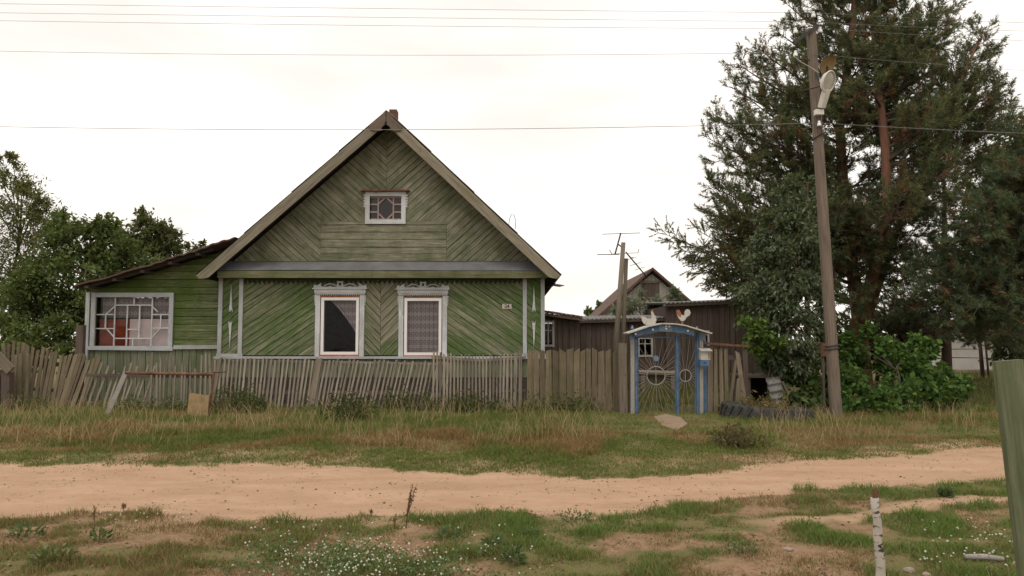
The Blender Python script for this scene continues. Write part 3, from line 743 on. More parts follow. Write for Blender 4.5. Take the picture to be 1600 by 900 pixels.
def pc(zx0, zx1, zy0, zy1, y, amp, fr, sag=0):
    def fn(u, v):
        p = Pz(zx0 + (zx1 - zx0) * u, zy0 + (zy1 - zy0) * v + sag * v * math.sin(u * math.pi)); p.y = y + amp * math.sin(u * fr + v * 2) + amp * .5 * math.sin(u * fr * .37 + 1 + v * 5); return p
    return fn
curtain(pc(205, 667, 460, 590, PY + .085, .010, 44), 70, 8, 'lace_curtain', MAT['lace2'], 'short lace half-curtain with round motifs in the porch window')
curtain(pc(178, 385, 600, 780, PY + .13, .012, 9), 16, 6, 'red_cloth', MAT['redcloth'], 'red-brown cloth hung across the lower left of the porch window')
curtain(pc(384, 667, 598, 780, PY + .11, .010, 14, 8), 24, 8, 'white_cloth', MAT['whitecloth'], 'whitish cloth hung across the lower right of the porch window')
# ------------------------------------------------------------ fences
def picket(parent, pxt, pyt, lean, w, Y, mat, name='picket', t=.022, ytilt=0.0, point=0):
    top = at(pxt, pyt, Y + ytilt); bot = at(pxt - lean, 640, Y); bot.z = gzs(bot.x, Y) - .06
    k = random.uniform(-.006, .006)
    return MB().board(bot, top + Vector((0, 0, 0)), w * random.uniform(.85, 1.1), t, (0, -1, random.uniform(-.05, .05)), w * random.uniform(.75, 1.05), 0, random.uniform(-.35, .35) * w + point).build(name, mat, parent)
def rail(parent, a, b, w=.07, t=.035, mat='picket', n=1):
    for i in range(n):
        p, q = a.lerp(b, i / n), a.lerp(b, (i + 1) / n - .002)
        MB().board(p, q, w, t).build('rail', MAT[mat], parent)
# far left ragged section
fa = thing('picket_fence', 'ragged grey picket fence slumping sideways left of the porch', 'fence', (at(70, 640, 15.7).x, 15.7, .17))
x = 5
while x < 131:
    tt = x / 130; Y = 15.75 + random.uniform(-.02, .02)
    picket(fa, x + 26 * tt, 534 + 26 * tt + random.uniform(-7, 9), 3 + 27 * tt + random.uniform(-5, 5), random.uniform(.06, .10), Y, MAT['fboard'], ytilt=.15)
    x += random.uniform(4.4, 7.2)
for xx in (22, 30, 41): picket(fa, xx + 3, 552 + random.uniform(-2, 4), 4, .08, 15.6, MAT['fboard'], 'board')
rail(fa, at(-30, 556, 15.98), at(140, 575, 15.98), .09, .04, 'shed'); rail(fa, at(-30, 604, 15.86), at(128, 612, 15.86), .08, .04, 'shed')
for xx in (-28, -20, -12, -5): picket(fa, xx, 536, 2, .08, 15.75, MAT['fboard'])
MB().board((at(127, 520, 16.2).x, 16.2, .1), at(127, 508, 16.2), .15, .12).build('post', MAT['shed'], fa)
# sparse broken pickets before the porch
fb = thing('picket_fence', 'sparse broken fence of thin leaning pickets in front of the porch wall', 'fence', (at(235, 640, 15.6).x, 15.6, .17))
x = 140
while x < 236: picket(fb, x + 20, 574 + random.uniform(-9, 10), 20 + random.uniform(-4, 6), .042, 15.6, MAT['picket'], ytilt=.12); x += random.uniform(6.5, 11)
while x < 336: picket(fb, x, 562 + random.uniform(-12, 16), random.uniform(-1, 5), .042, 15.55, MAT['picket']); x += random.uniform(5.0, 11.5)
rail(fb, at(134, 586, 15.63), at(336, 589, 15.62), .06, .035, 'shed')
# long leaning slat section
fc = thing('slat_fence', 'long fence of thin grey slats all leaning right beneath the house windows', 'fence', (at(515, 640, 15.35).x, 15.35, .17))
x = 341
while x < 706:
    ln = 13 + 6 * math.sin(x * .013) + random.uniform(-2, 2)
    picket(fc, x + 4, np.interp(x, [340, 600, 705], [560, 564, 566]) + random.uniform(-2.2, 2.2), ln, random.uniform(.034, .050), 15.35 + random.uniform(-.012, .012), MAT['picket'], 'slat', ytilt=.2)
    x += random.uniform(5.7, 7.4)
for xx in (497, 501, 344): picket(fc, xx, 560, 15, .085, 15.32, MAT['oldpost'], 'post', t=.05, ytilt=.2)
rail(fc, at(338, 563, 15.60), at(520, 566, 15.60), .05, .05, 'picket', 1); rail(fc, at(521, 566, 15.60), at(705, 569, 15.60), .05, .05, 'picket', 1)
rail(fc, at(333, 612, 15.45), at(695, 614, 15.45), .07, .04, 'shed', 2)
# upright slats with a sagging top
fd = thing('slat_fence', 'fence of thin upright slats with sagging top below the house number', 'fence', (at(750, 640, 15.25).x, 15.25, .17))
x = 678
while x < 819:
    yt = np.interp(x, [676, 720, 770, 800, 820], [550, 555, 556, 553, 547])
    picket(fd, x, yt + random.uniform(-2, 1.5), random.uniform(-1, 2.2), random.uniform(.034, .044) if x < 800 else .068, 15.2 + random.uniform(-.008, .008), MAT['picket'], 'slat'); x += random.uniform(5.0, 6.0) + (1.5 if x > 795 else 0)
rail(fd, at(674, 558, 15.24), at(750, 563, 15.24), .055, .04); rail(fd, at(751, 563, 15.24), at(822, 559, 15.24), .055, .04)
rail(fd, at(674, 612, 15.24), at(822, 610, 15.24), .06, .04, 'shed')
# wide boards up to the gate
fe = thing('board_fence', 'fence of wide weathered upright boards between the slats and blue gate', 'fence', (at(905, 640, 15.0).x, 15.0, .17))
x = 824; i = 0
while x < 984:
    wp = random.uniform(7.5, 11.5); yt = 547 + random.uniform(-2.5, 3) + (4 if x > 955 else 0)
    if not (897 < x + wp / 2 < 901): picket(fe, x + wp / 2, yt, random.uniform(-1.2, 1.2), wp / 76.0, np.interp(x, [820, 985], [15.15, 14.85]), MAT['fboard'], 'board', t=.026)
    x += wp + random.uniform(.2, .9); i += 1
rail(fe, at(822, 565, 15.20), at(986, 563, 14.92), .08, .05, 'shed'); rail(fe, at(822, 618, 15.20), at(986, 616, 14.92), .08, .05, 'shed')
MB().board((at(973, 600, 14.8).x, 14.78, .1), at(972, 536, 14.78), .16, .14).build('post', MAT['oldpost'], fe)
MB().board(at(873, 632, 14.95), at(922, 628, 14.95), .03, .03).build('bottom_lath', MAT['oldpost'], fe)
# right of the gate
ff = thing('board_fence', 'short crooked board fence with top rail right of the blue gate', 'fence', (at(1135, 640, 14.75).x, 14.75, .17))
for (xt, yt, ln, w, m) in ((1102, 575, 2, .07, 'fboard'), (1110, 543, 1, .10, 'oldpost'), (1118, 545, 0, .075, 'fboard'), (1126, 545, -2, .085, 'fboard'), (1134, 545, -2, .08, 'fboard'), (1150, 562, 12, .07, 'fboard'), (1152, 550, -14, .09, 'oldpost'), (1158, 585, 1, .07, 'fboard'), (1155, 590, 4, .09, 'fboard')):
    picket(ff, xt, yt, ln, w, 14.78 + random.uniform(-.02, .02), MAT[m], 'board')
MB().board(at(1097, 536, 14.72), at(1168, 541, 14.85), .045, .12).build('top_rail', MAT['rust'], ff)
rail(ff, at(1108, 556, 14.83), at(1166, 560, 14.9), .10, .04, 'shed'); rail(ff, at(1098, 637, 14.83), at(1166, 640, 14.9), .08, .05, 'shed')
MB().board((at(1165, 640, 14.88).x, 14.88, .1), at(1163, 545, 14.88), .10, .09).build('post', MAT['shed'], ff)

# ------------------------------------------------------------ blue gate
GYY = 14.7
MAT['graypost'] = M_plain('greyed_white_post', (.30, .28, .25), .85, .15, 0, .25, 9, .3, (.17, .14, .11), .45)
gate = thing('garden_gate', 'blue metal double gate with sunburst rods under a small curved roof', 'gate', (at(1042, 650, GYY).x, GYY, .17))
gp = lambda px, py, dy=0: at(px, py, GYY + dy)
for px0, m, w in ((988, 'graypost', .075), (1095, 'graypost', .075)):
    b = gp(px0, 640); MB().board((b.x, GYY, .02), gp(px0, 522), w, .09).build('post', MAT[m], gate)
for px0 in (993.5, 1089.5):
    b = gp(px0, 640, -.02); MB().board((b.x, GYY - .03, .05), gp(px0, 520, -.03), .036, .06).build('jamb', MAT['blue'], gate)
b = gp(1101, 640, .05); MB().board((b.x, GYY + .06, .05), gp(1101, 538, .06), .085, .03).build('side_board', MAT['blue'], gate)
def leaf(px0, px1, cpx, cpy, rad, nray, lab):
    y0, y1 = 527, 648; mb = MB(); yy = GYY
    c = [gp(px0, y0), gp(px1, y0), gp(px1, y1), gp(px0, y1)]
    for i in range(4):
        a, b = c[i], c[(i + 1) % 4]
        if i % 2 == 0: mb.board(a, b, .026, .028)
        else: mb.board(a, b, .034, .03)
    lf = mb.build('gate_leaf', MAT['blue'], gate); lf['label'] = lab
    C = gp(cpx, cpy); n = 24
    mr = MB(); ring = [C + Vector((rad * math.cos(t_), 0, rad * math.sin(t_))) for t_ in np.linspace(0, 2 * math.pi, n + 1)]
    mr.tube(ring, .0105, 6, False); mr.build('ring', MAT['graypost'], lf, True)
    x0, x1 = c[0].x, c[1].x; zt_, zl = c[0].z, c[2].z
    for k in range(nray):
        th = 2 * math.pi * (k + .5) / nray + random.uniform(-.04, .04); d = Vector((math.cos(th), 0, math.sin(th)))
        ts = []
        if abs(d.x) > 1e-3: ts.append(((x1 if d.x > 0 else x0) - C.x) / d.x)
        if abs(d.z) > 1e-3: ts.append(((zt_ if d.z > 0 else zl) - C.z) / d.z)
        T_ = min(t_ for t_ in ts if t_ > 0)
        if T_ > rad + .02: MB().tube([C + d * rad, C + d * T_], .0048, 5).build('rod', MAT['rod'], lf)
    MB().board(C + Vector((0, .01, -rad)), C + Vector((0, .01, rad)), .012, .012).build('rod', MAT['rod'], lf)
    return lf
leaf(996, 1056, 1025, 587, .18, 34, 'wide gate leaf with large ring'); leaf(1060, 1087, 1071, 587, .115, 24, 'narrow gate leaf with small ring')
MB().board((gp(1058, 640).x, GYY - .04, .06), gp(1057, 525, -.04), .042, .05).build('meeting_bar', MAT['blue'], gate)
MB().lathe([(0, -.02), (.06, -.02), (.06, .02), (0, .02)], Matrix.Translation(gp(1025, 560, -.02)) @ Matrix.Rotation(R(90), 4, 'X'), 6).build('badge', MAT['bluefade'], gate)
arch = [(977, 521), (993, 516), (1010, 510), (1030, 506), (1050, 506.5), (1066, 509), (1084, 514.5), (1106, 521)]
AP = [gp(*p) for p in arch]
for a, b in zip(AP[:-1], AP[1:]):
    MB().board(a + Vector((0, 0, 0)), b + (b - a).normalized() * .004, .62, .025, ((b - a).cross(Vector((0, 1, 0)))).normalized()).build('roof_board', MAT['whitepaint'], gate)
fpz = [gp(p[0], p[1] + 2, -.2) for p in arch if 985 < p[0] < 1100]
for i, (a, b) in enumerate(zip(fpz[:-1], fpz[1:])):
    lo = .125 if 0 < i < 4 else .11
    MB().prism([xz(a), xz(b), (b.x, b.z - lo), (a.x, a.z - lo)], GYY - .215, GYY - .19).build('fascia', MAT['blue' if i % 3 != 2 else 'bluefade'], gate)
L0, R0 = fpz[0], fpz[-1]
MB().box((gp(984, 520).x, GYY - .06, gp(990, 530).z), (gp(993, 520).x, GYY + .06, gp(990, 519).z)).build('capital', MAT['bluefade'], gate); MB().box((gp(1091, 520).x, GYY - .06, gp(1095, 532).z), (gp(1101, 520).x, GYY + .06, gp(1095, 519).z)).build('capital', MAT['bluefade'], gate)
for (px, py) in ((993, 522), (1020, 515), (1041, 513.5), (1041, 509.5), (1075, 517), (1046, 510)):
    c = gp(px, py, -.22); MB().lathe([(0, .012), (.018, .008), (.022, 0)], Matrix.Translation((c.x, GYY - .216, c.z)) @ Matrix.Rotation(R(90), 4, 'X'), 8).build('rivet', MAT['white'], gate)
for px in (988, 1089):
    c = gp(px, 514 if px < 1000 else 515.5); MB().lathe([(.0, -.02), (.03, 0), (.034, .02), (.02, .04), (.018, .05), (.008, .07), (0, .075)], Matrix.Translation(c), 10).build('finial', MAT['bluefade'], gate, True)
# painted board birds on the gate roof
def bird(name, label, pieces, cat='bird figure'):
    t_ = thing(name, label, cat, tuple(gp(*pieces[0])))
    for pts, m, dy, nm in pieces[1:]:
        MB().prism([xz(gp(*p)) for p in pts], GYY - .012 - dy, GYY + .012 + dy).build(nm, MAT[m], t_)
hp = lambda zx, zy: (840 + zx / 4.287, 350 + zy / 4.287)
H = lambda *l: [hp(*q) for q in l]
bird('hen_figure', 'flat white board hen on the curved roof of the blue gate', [hp(745, 680),
     (H((693, 615), (700, 650), (712, 668), (735, 681), (770, 679), (790, 664), (796, 640), (790, 615), (782, 612), (778, 600), (768, 582), (760, 584), (762, 606), (764, 625), (757, 633), (738, 632), (715, 622)), 'whitepaint', .0, 'body'),
     (H((762, 575), (771, 572), (774, 584), (764, 586)), 'roosterred', .002, 'comb'),
     (H((733, 678), (740, 678), (728, 692), (722, 692)), 'rod', 0, 'leg')])
bird('rooster_figure', 'brown and white board rooster with round tail on the gate roof', [hp(970, 680),
     (H((930, 586), (936, 612), (944, 630), (955, 642), (962, 650), (978, 650), (990, 638), (998, 622), (990, 606), (975, 612), (962, 606), (955, 590), (945, 578)), 'whitepaint', 0, 'body'),
     (H((985, 615), (984, 590), (992, 575), (1005, 570), (1018, 577), (1024, 594), (1018, 612), (1002, 622), (992, 626)), 'whitepaint', .002, 'tail'),
     (H((928, 590), (932, 576), (945, 574), (956, 588), (962, 606), (956, 626), (944, 618), (934, 604)), 'roosterred', .003, 'breast'),
     (H((964, 649), (974, 649), (974, 684), (962, 684)), 'roosterred', 0, 'leg')])
# mailbox
mbx = thing('mailbox', 'white and blue mailbox hung beside the right post of the blue gate', 'mailbox', tuple(at(1101, 572, 14.5)))
a, b = at(1094, 547, 14.5), at(1109, 562, 14.5); MB().box((a.x, 14.45, b.z), (b.x, 14.62, a.z)).build('upper_box', MAT['whitepaint'], mbx)
MB().box((b.x - .045, 14.442, b.z + .02), (b.x - .005, 14.449, a.z - .05)).build('side_panel', MAT['board_tan'], mbx)
a, b = at(1093, 562, 14.5), at(1107, 572, 14.5); MB().box((a.x, 14.44, b.z), (b.x, 14.63, a.z - .003)).build('lower_box', MAT['blue'], mbx)
MB().box((a.x + .06, 14.434, a.z - .06), (b.x - .06, 14.4395, a.z - .045)).build('slot', MAT['black'], mbx)
MB().board(at(1093, 546.5, 14.5), at(1111, 546.5, 14.5), .22, .015, (0, -.2, 1)).build('lid', MAT['whitepaint'], mbx)
# threshold slab
MAT['slabmat'] = M_plain('sandy_slab', (.27, .20, .135), .95, .1, 0, .3, 9, .6, (.17, .12, .075), .5)
mb = MB(); o = [(1012, 656), (1030, 654), (1052, 658), (1062, 668), (1046, 674), (1024, 668)]
pts = [gnd(*p) for p in o]; zz = max(gzs(*p) for p in pts)
mb.v = [(p[0], p[1] - .6, gzs(p[0], p[1]) - .2) for p in pts] + [(p[0], p[1] - .6, gzs(p[0], p[1] - .6) + .03 + .02 * math.sin(p[0] * 9)) for p in pts]; n = len(pts)
mb.face(range(n - 1, -1, -1)); mb.face(range(n, 2 * n))
for i in range(n): mb.face((i, (i + 1) % n, n + (i + 1) % n, n + i))
slab = mb.build('stone_slab', MAT['slabmat']); tag(slab, 'flat sandy concrete slab lying before the blue gate', 'slab')

# ------------------------------------------------------------ utility pole with lamps
PYY = 13.9
pb = at(1308, 668, PYY); pb.z = gzs(pb.x, PYY) - .2; pt = at(1267, 46, PYY)
pole = thing('utility_pole', 'tall leaning grey utility pole in front of the pine', 'pole', (pb.x, PYY, pb.z))
pp = lambda t_: pb.lerp(pt, t_)
def polep(py, dx=0, dy=0):
    t_ = (at(1290, py, PYY).z - pb.z) / (pt.z - pb.z); return pp(t_) + Vector((dx, dy, 0))
mb = MB(); ns = 24; 
for i in range(ns + 1):
    t_ = i / ns; c = pp(t_); w = (.094 - .017 * t_); ch = w * .35
    for (ux, uy) in ((-1, -.65), (-.65, -1), (.65, -1), (1, -.65), (1, .65), (.65, 1), (-.65, 1), (-1, .65)):
        j = 1 + .02 * math.sin(i * 3.1 + ux * 5); mb.v.append((c.x + ux * w * j, c.y + uy * w * j, c.z))
for i in range(ns):
    for k in range(8):
        a = i * 8 + k; b_ = i * 8 + (k + 1) % 8; L = 8.0 * i / ns
        mb.face((a, b_, b_ + 8, a + 8), [(L, k * .1), (L, k * .1 + .1), (L + 8 / ns, k * .1 + .1), (L + 8 / ns, k * .1)])
mb.face([ns * 8 + k for k in range(8)])
mb.build('shaft', MAT['polewood'], pole)
ca, cb = at(1240, 68, PYY - .16), at(1278, 40, PYY - .05)
MB().board(ca, cb, .06, .05).build('crossarm', MAT['iron'], pole)
def insul(px, py, dy=-.1, pin=.1, sc=1.0):
    c = at(px, py, PYY + dy); p = MB().lathe([(.0, .085), (.03, .08), (.032, .05), (.024, .035), (.045, .02), (.05, -.04), (.043, -.05), (.0, -.045)], Matrix.Translation(c) @ Matrix.Scale(sc * .85, 4), 12).build('insulator', MAT['porcelain'], pole, True)
    MB().tube([c + Vector((0, 0, -.04)), c + Vector((0, 0, -.05 - pin))], .011, 6).build('pin', MAT['iron'], p); return c
I1 = insul(1271, 24, -.05, .22); I2 = insul(1256, 38, -.12, .16); I3 = insul(1243, 49, -.15, .16); I4 = insul(1281.5, 48, -.02, .12); I5 = insul(1243, 85, -.1, .06); I6 = insul(1280, 194, -.17, .05, .9)
MB().tube([I5 + Vector((0, 0, -.08)), polep(95, -.04, -.02)], .012, 6).build('hook', MAT['iron'], pole)
MB().tube([I4 + Vector((0, 0, -.16)), polep(58, 0, 0)], .012, 6).build('hook', MAT['iron'], pole)
MB().tube([I6 + Vector((0, 0, -.08)), polep(200, 0, -.05)], .012, 6).build('hook', MAT['iron'], pole)
mb = MB(); a, b = at(1274, 171, PYY - .2), at(1287, 179, PYY - .2); mb.box((a.x, PYY - .22, b.z), (b.x, PYY - .12, a.z)); mb.build('junction_box', MAT['lampwhite'], pole)
for py in (213, 540, 545):
    c = polep(py); mb = MB(); w = .090 if py < 300 else .100
    q = [c + Vector((sx * w, sy * w, sx * .05 if py < 300 else sx * .015)) for sx, sy in ((-1, -1), (1, -1), (1, 1), (-1, 1), (-1, -1))]
    mb.tube(q, .014, 5).build('band', MAT['iron'], pole)
MB().tube([polep(116, .0, -.1), at(1282, 135, PYY - .25), at(1292, 112, PYY - .3), at(1293, 107, PYY - .3)], .016, 6).build('lamp_bracket', MAT['iron'], pole)
MB().tube([at(1252, 142, PYY - .1), at(1270, 138, PYY - .15), at(1284, 134, PYY - .2)], .013, 5).build('lamp_bracket', MAT['iron'], pole)
cab = [at(1231, 60, PYY), at(1236, 66, PYY), at(1241, 88, PYY - .15), at(1252, 97, PYY - .15), at(1268, 106, PYY - .15), at(1280, 114, PYY - .2)]
MB().tube([cab[2], cab[3], cab[4], cab[5]], .008, 5).build('cable', MAT['whitepaint'], pole)
MB().tube([at(1281, 178, PYY - .15), at(1283, 200, PYY - .14), at(1285, 214, PYY - .13)], .01, 5).build('cable', MAT['iron'], pole)

def basis(c, z, x):
    z = Vector(z).normalized(); x = Vector(x); x = (x - z * x.dot(z)).normalized(); y = z.cross(x)
    return Matrix(((x.x, y.x, z.x, c.x), (x.y, y.y, z.y, c.y), (x.z, y.z, z.z, c.z), (0, 0, 0, 1)))
# white cobra head lamp, opening towards the road and down
lc = at(1295, 128, PYY - .45); tip = at(1299, 111, PYY - .5); neck = at(1283.5, 168, PYY - .22)
lamp = thing('street_lamp', 'white cobra-head street lamp on the leaning utility pole', 'street lamp', tuple(neck))
ax = (tip - neck).normalized(); M = basis(lc, (-.42, .82, .38), ax) @ Matrix.Diagonal((.195, .15, .15, 1))
pr = [(1.0, 0), (1.02, .06), (.98, .25), (.85, .55), (.55, .85), (.2, 1.0), (0, 1.02)]
mb = MB().lathe(pr, M, 22); hd = mb.build('head', MAT['lampwhite'], lamp, True)
MB().lathe([(1.03, -.1), (1.07, -.06), (1.07, .08), (1.0, .1), (.94, .06), (.92, -.04), (1.03, -.1)], M, 22).build('rim', MAT['lampwhite'], lamp, True)
MB().lathe([(0, -.05), (.5, -.03), (.93, .05)], M, 22).build('lamp_glass', MAT['lampglass'], lamp, True)
nk = lc.lerp(neck, .30)
MB().board(nk, neck, .125, .10, (.42, -.82, -.38), .105).build('neck', MAT['lampwhite'], lamp)
MB().tube([neck, polep(178, .02, -.1)], .024, 8).build('bracket', MAT['iron'], lamp)
# old rusty shade behind it
rc = at(1294, 101, PYY - .35)
rl = thing('lamp_shade', 'rusty round tin lamp shade above the white street lamp', 'lamp shade', tuple(rc))
M = basis(rc, (-.15, .72, .5), (.3, 0, 1)) @ Matrix.Diagonal((.19, .15, .12, 1))
MB().lathe([(1.0, 0), (.9, .3), (.6, .7), (.25, .95), (.0, 1.0)], M, 20).build('shade', MAT['rust'], rl, True)
MB().lathe([(.98, 0), (.88, .25), (.58, .62), (.2, .8), (.0, .82)], M, 20).build('shade_lining', MAT['board_tan'], rl, True)
MB().tube([rc + Vector((0, .05, -.02)), at(1293, 110, PYY - .3)], .02, 6).build('socket', MAT['iron'], rl)
# ------------------------------------------------------------ overhead wires
def wire(left, pole_pt, right, label, r=.0038):
    pts = []
    if left:
        xs = [p[0] for p in left] + [pole_pt[0]]; ys = [p[1] for p in left] + [pole_pt[1]]; cf = np.polyfit(xs, ys, 2)
        base = np.polyval(cf, pole_pt[0]) - pole_pt[1]
        for x in np.linspace(-2200, pole_pt[0], 46)[:-1]:
            y = np.polyval(cf, x) - base * ((x / pole_pt[0]) ** 2 if x > 0 else 0); pts.append(at(x, y, PYY - .1))
    pts.append(at(pole_pt[0], pole_pt[1], PYY - .1))
    if right:
        for k in range(1, 13):
            x = pole_pt[0] + (right[0] - pole_pt[0]) * k * .42; u = (x - pole_pt[0]) / (right[0] - pole_pt[0])
            y = pole_pt[1] + (right[1] - pole_pt[1]) * (1.25 * u - .25 * u * u * .8) ; y = y if u <= 1.6 else y - (u - 1.6) * 6
            pts.append(at(x, y, PYY - .1))
    o = MB().tube(pts, r, 4).build('power_line', MAT['wire']); return tag(o, label, 'wire', 'overhead wires on the utility pole')
wire([(0, 6), (500, 11.5), (850, 17)], (1271, 20), (1600, 35), 'uppermost overhead wire, tied to the topmost insulator')
wire([(0, 20), (500, 26), (950, 31)], (1256, 34), (1600, 48), 'second overhead wire from the top')
wire([(0, 32.5), (500, 38.5), (1000, 44.5)], (1243, 45), None, 'third overhead wire from the top, left of the pole')
wire(None, (1281, 44), (1600, 63), 'overhead wire running right from the insulator at the pole shoulder')
wire([(0, 80), (500, 85.5), (930, 86)], (1243, 82), (1600, 109), 'fourth overhead wire, crossing the sky above the house roof')
wire([(0, 198), (500, 202.5), (850, 201)], (1280, 192), (1560, 206), 'lowest overhead wire, passing just below the roof ridge', .0055)

# ------------------------------------------------------------ sheds and far buildings
def boards_wall(parent, x0, x1, z0, z1, Y, w, mat, holes=(), z1b=None):
    z1b = z1 if z1b is None else z1b
    planking([(x0, z0), (x1, z0), (x1, z1b), (x0, z1)], R(90), w, Y, .024, mat, parent, holes, gap=.014)
def shed(name, label, pxl, pxr, pyl, pyr, Y, depth, mat, roofm, over=.18, wins=(), w=.17, rows=True):
    a = at(pxl, pyl, Y); b = at(pxr, pyr, Y); t_ = thing(name, label, 'shed', ((a.x + b.x) / 2, Y + depth / 2, .17))
    mb = MB(); hs_ = [rect(*q, Y) for q in wins]
    for p in subtract_all([[(a.x, -.05), (b.x, -.05), (b.x, b.z), (a.x, a.z)]], hs_): mb.prism(p, Y, Y + .06)
    fw_ = mb.build('front_wall', MAT['darkwood'], t_)
    boards_wall(fw_, a.x, b.x, -.05, a.z, Y, w, MAT[mat], hs_, b.z)
    MB().box((a.x, Y + .07, -.05), (a.x + .06, Y + depth, a.z - .02)).build('side_wall', MAT[mat], t_); MB().box((b.x - .06, Y + .07, -.05), (b.x, Y + depth, b.z - .02)).build('side_wall', MAT[mat], t_)
    MB().box((a.x, Y + depth + .01, -.05), (b.x, Y + depth + .07, min(a.z, b.z) - .05)).build('back_wall', MAT[mat], t_)
    for h in hs_:
        mb = MB(); yy = Y - .05
        for q in ((h[0] - .04, h[0] + .02), (h[1] - .02, h[1] + .04)): mb.box((q[0], yy, h[2] - .04), (q[1], Y - .025, h[3] + .04))
        for q in (h[2], h[3]): mb.box((h[0] + .021, yy, q - .03), (h[1] - .021, Y - .025, q + .03))
        wf = mb.build('window_frame', MAT['whitepaint'], t_); xm_ = (h[0] + h[1]) / 2; zm = (h[2] + h[3]) / 2
        MB().box((xm_ - .015, Y - .02, h[2]), (xm_ + .015, Y + .02, h[3])).build('glazing_bar', MAT['whitepaint'], wf); MB().box((h[0], Y - .015, zm - .012 + .1), (h[1], Y + .015, zm + .012 + .1)).build('glazing_bar', MAT['whitepaint'], wf)
        MB().box((h[0], Y + .022, h[2]), (h[1], Y + .026, h[3])).build('pane', MAT['glass'], wf)
    # wavy roof sheet with a front lip
    nu = int((b.x - a.x) / .045) + 2; mb = MB()
    for yy, dz in ((Y - over, -.02), (Y - over, .015), (Y + depth + .1, .20), (Y + depth + .1, .165)):
        for i in range(nu):
            u = -.03 + 1.06 * i / (nu - 1); x = a.x + (b.x - a.x) * u; mb.v.append((x, yy, a.z + (b.z - a.z) * u + dz + .022 * math.sin(i * 2.2) + .06))
    for r in range(4):
        for i in range(nu - 1):
            p_ = r * nu + i; q_ = ((r + 1) % 4) * nu + i; mb.face((p_, p_ + 1, q_ + 1, q_))
    mb.build('roof', MAT[roofm], t_)
    MB().board((a.x - .05, Y - over + .03, a.z - .01), (b.x + .05, Y - over + .03, b.z - .01), .08, .03).build('eave_board', MAT['shed'], t_)
    return t_
shed('side_building', 'low brown outbuilding with a paned window just right of the house', 838, 906, 489, 499, 21.5, 3.5, 'shed', 'rustroof', .35, [(849, 864, 503, 540)])
shed('long_shed', 'long dark brown board shed under wavy roof behind the blue gate', 888, 1046, 503, 499, 23.6, 3.2, 'shed', 'slate', .2, [(890, 902, 531, 548), (998, 1018, 528, 556)])
shed('tall_shed', 'taller dark board shed behind the rooster and the trees', 1040, 1215, 477, 470, 23.2, 4.0, 'shed', 'slate', .2, [(1097, 1106, 518, 538)])
# far gabled house
FY = 38
fh = thing('gabled_house', 'distant grey gabled wooden house behind the sheds', 'house', (at(1015, 500, FY).x, FY + 4, .17))
ap, l_, r_ = at(1018, 425, FY), at(925, 505, FY), at(1090, 478, FY); l_ = Vector((ap.x - (ap.z - .9 - 1.6) * 1.16, FY, 2.5)); r_ = Vector((ap.x + (ap.z - .9 - 1.6) * 1.16, FY, 2.5))
mb = MB(); mb.prism([xz(l_), xz(r_), xz(ap)], FY, FY + .1); gw = mb.build('gable', MAT['darkwood'], fh)
hq = rect(1002, 1030, 442, 470, FY)
planking([xz(l_), xz(r_), xz(ap + Vector((0, 0, -.1)))], R(90), .2, FY, .03, MAT['graypost'], gw, [hq])
planking([(hq[0], hq[2]), (hq[1], hq[2]), (hq[1], hq[3]), (hq[0], hq[3])], R(90), .2, FY, .015, MAT['shed'], gw)
MB().box((hq[0] - .1, FY - .06, hq[3]), (hq[1] + .1, FY - .031, hq[3] + .12)).build('lintel', MAT['oldpost'], gw)
MB().box((l_.x + .4, FY + .1, .1), (r_.x - .4, FY + 8, 2.5)).build('walls', MAT['oldpost'], fh)
for e in (l_, r_):
    d = (e - ap).normalized(); e2 = e + d * .4; nr = Vector((d.z, 0, -d.x)); nr = nr if nr.z > 0 else -nr
    a0 = ap + Vector((0, 0, .05)); MB().prism([xz(a0), xz(e2), xz(e2 + nr * .12), xz(a0 + Vector((0, 0, .15)))], FY - .3, FY + 8.2).build('roof', MAT['rustroof'], fh)
    MB().prism([xz(a0 + Vector((0, 0, .03))), xz(e2 - nr * .01), xz(e2 + nr * .13), xz(a0 + Vector((0, 0, .17)))], FY - .34, FY - .303).build('bargeboard', MAT['rustroof'], fh)
# plastered building at the far right
WY = 31; a, b = at(1462, 505, WY), at(1556, 590, WY)
wb = thing('white_outbuilding', 'white plastered outbuilding behind the trees at far right', 'outbuilding', ((a.x + b.x) / 2, WY + 2, .17))
MB().box((a.x, WY, .0), (b.x + 1.2, WY + 4, a.z)).build('walls', MAT['wallwhite'], wb)
MB().box((a.x - .3, WY - .4, a.z + .003), (b.x + 1.5, WY + 4.3, a.z + .15)).build('roof', MAT['slate'], wb)
MB().box((a.x - .02, WY - .06, -.1), (b.x + 1.22, WY - .003, .28)).build('plinth', MAT['concrete'], wb)
# posts carrying television aerials
AY = 20.5
ap_ = thing('antenna_mast', 'pair of tall wooden posts carrying television aerials in the yard', 'antenna', (at(962, 560, AY).x, AY, .17))
b0 = at(957, 560, AY); b0.z = .1; MB().tube([b0, at(974, 379, AY)], [.092, .06], 10).build('post', MAT['oldpost'], ap_, True)
b1 = at(970, 560, AY + .2); b1.z = .1; MB().tube([b1, at(978.5, 404, AY + .2)], [.075, .055], 10).build('post', MAT['oldpost'], ap_, True)
def rod(a, b, r=.012, dy=0, dz=0): MB().tube([at(*a, AY + dy), at(*b, AY + dz)], r, 5).build('aerial_rod', MAT['iron'], ap_)
rod((970, 364), (961, 397), .022); rod((941, 366), (1000, 364), .010, -.05, .05); rod((933, 398), (968, 397.5), .012); rod((966, 382), (973, 387), .02)
rod((978, 394), (1010, 432), .02, 0, .8); rod((984, 403), (990, 402), .01)
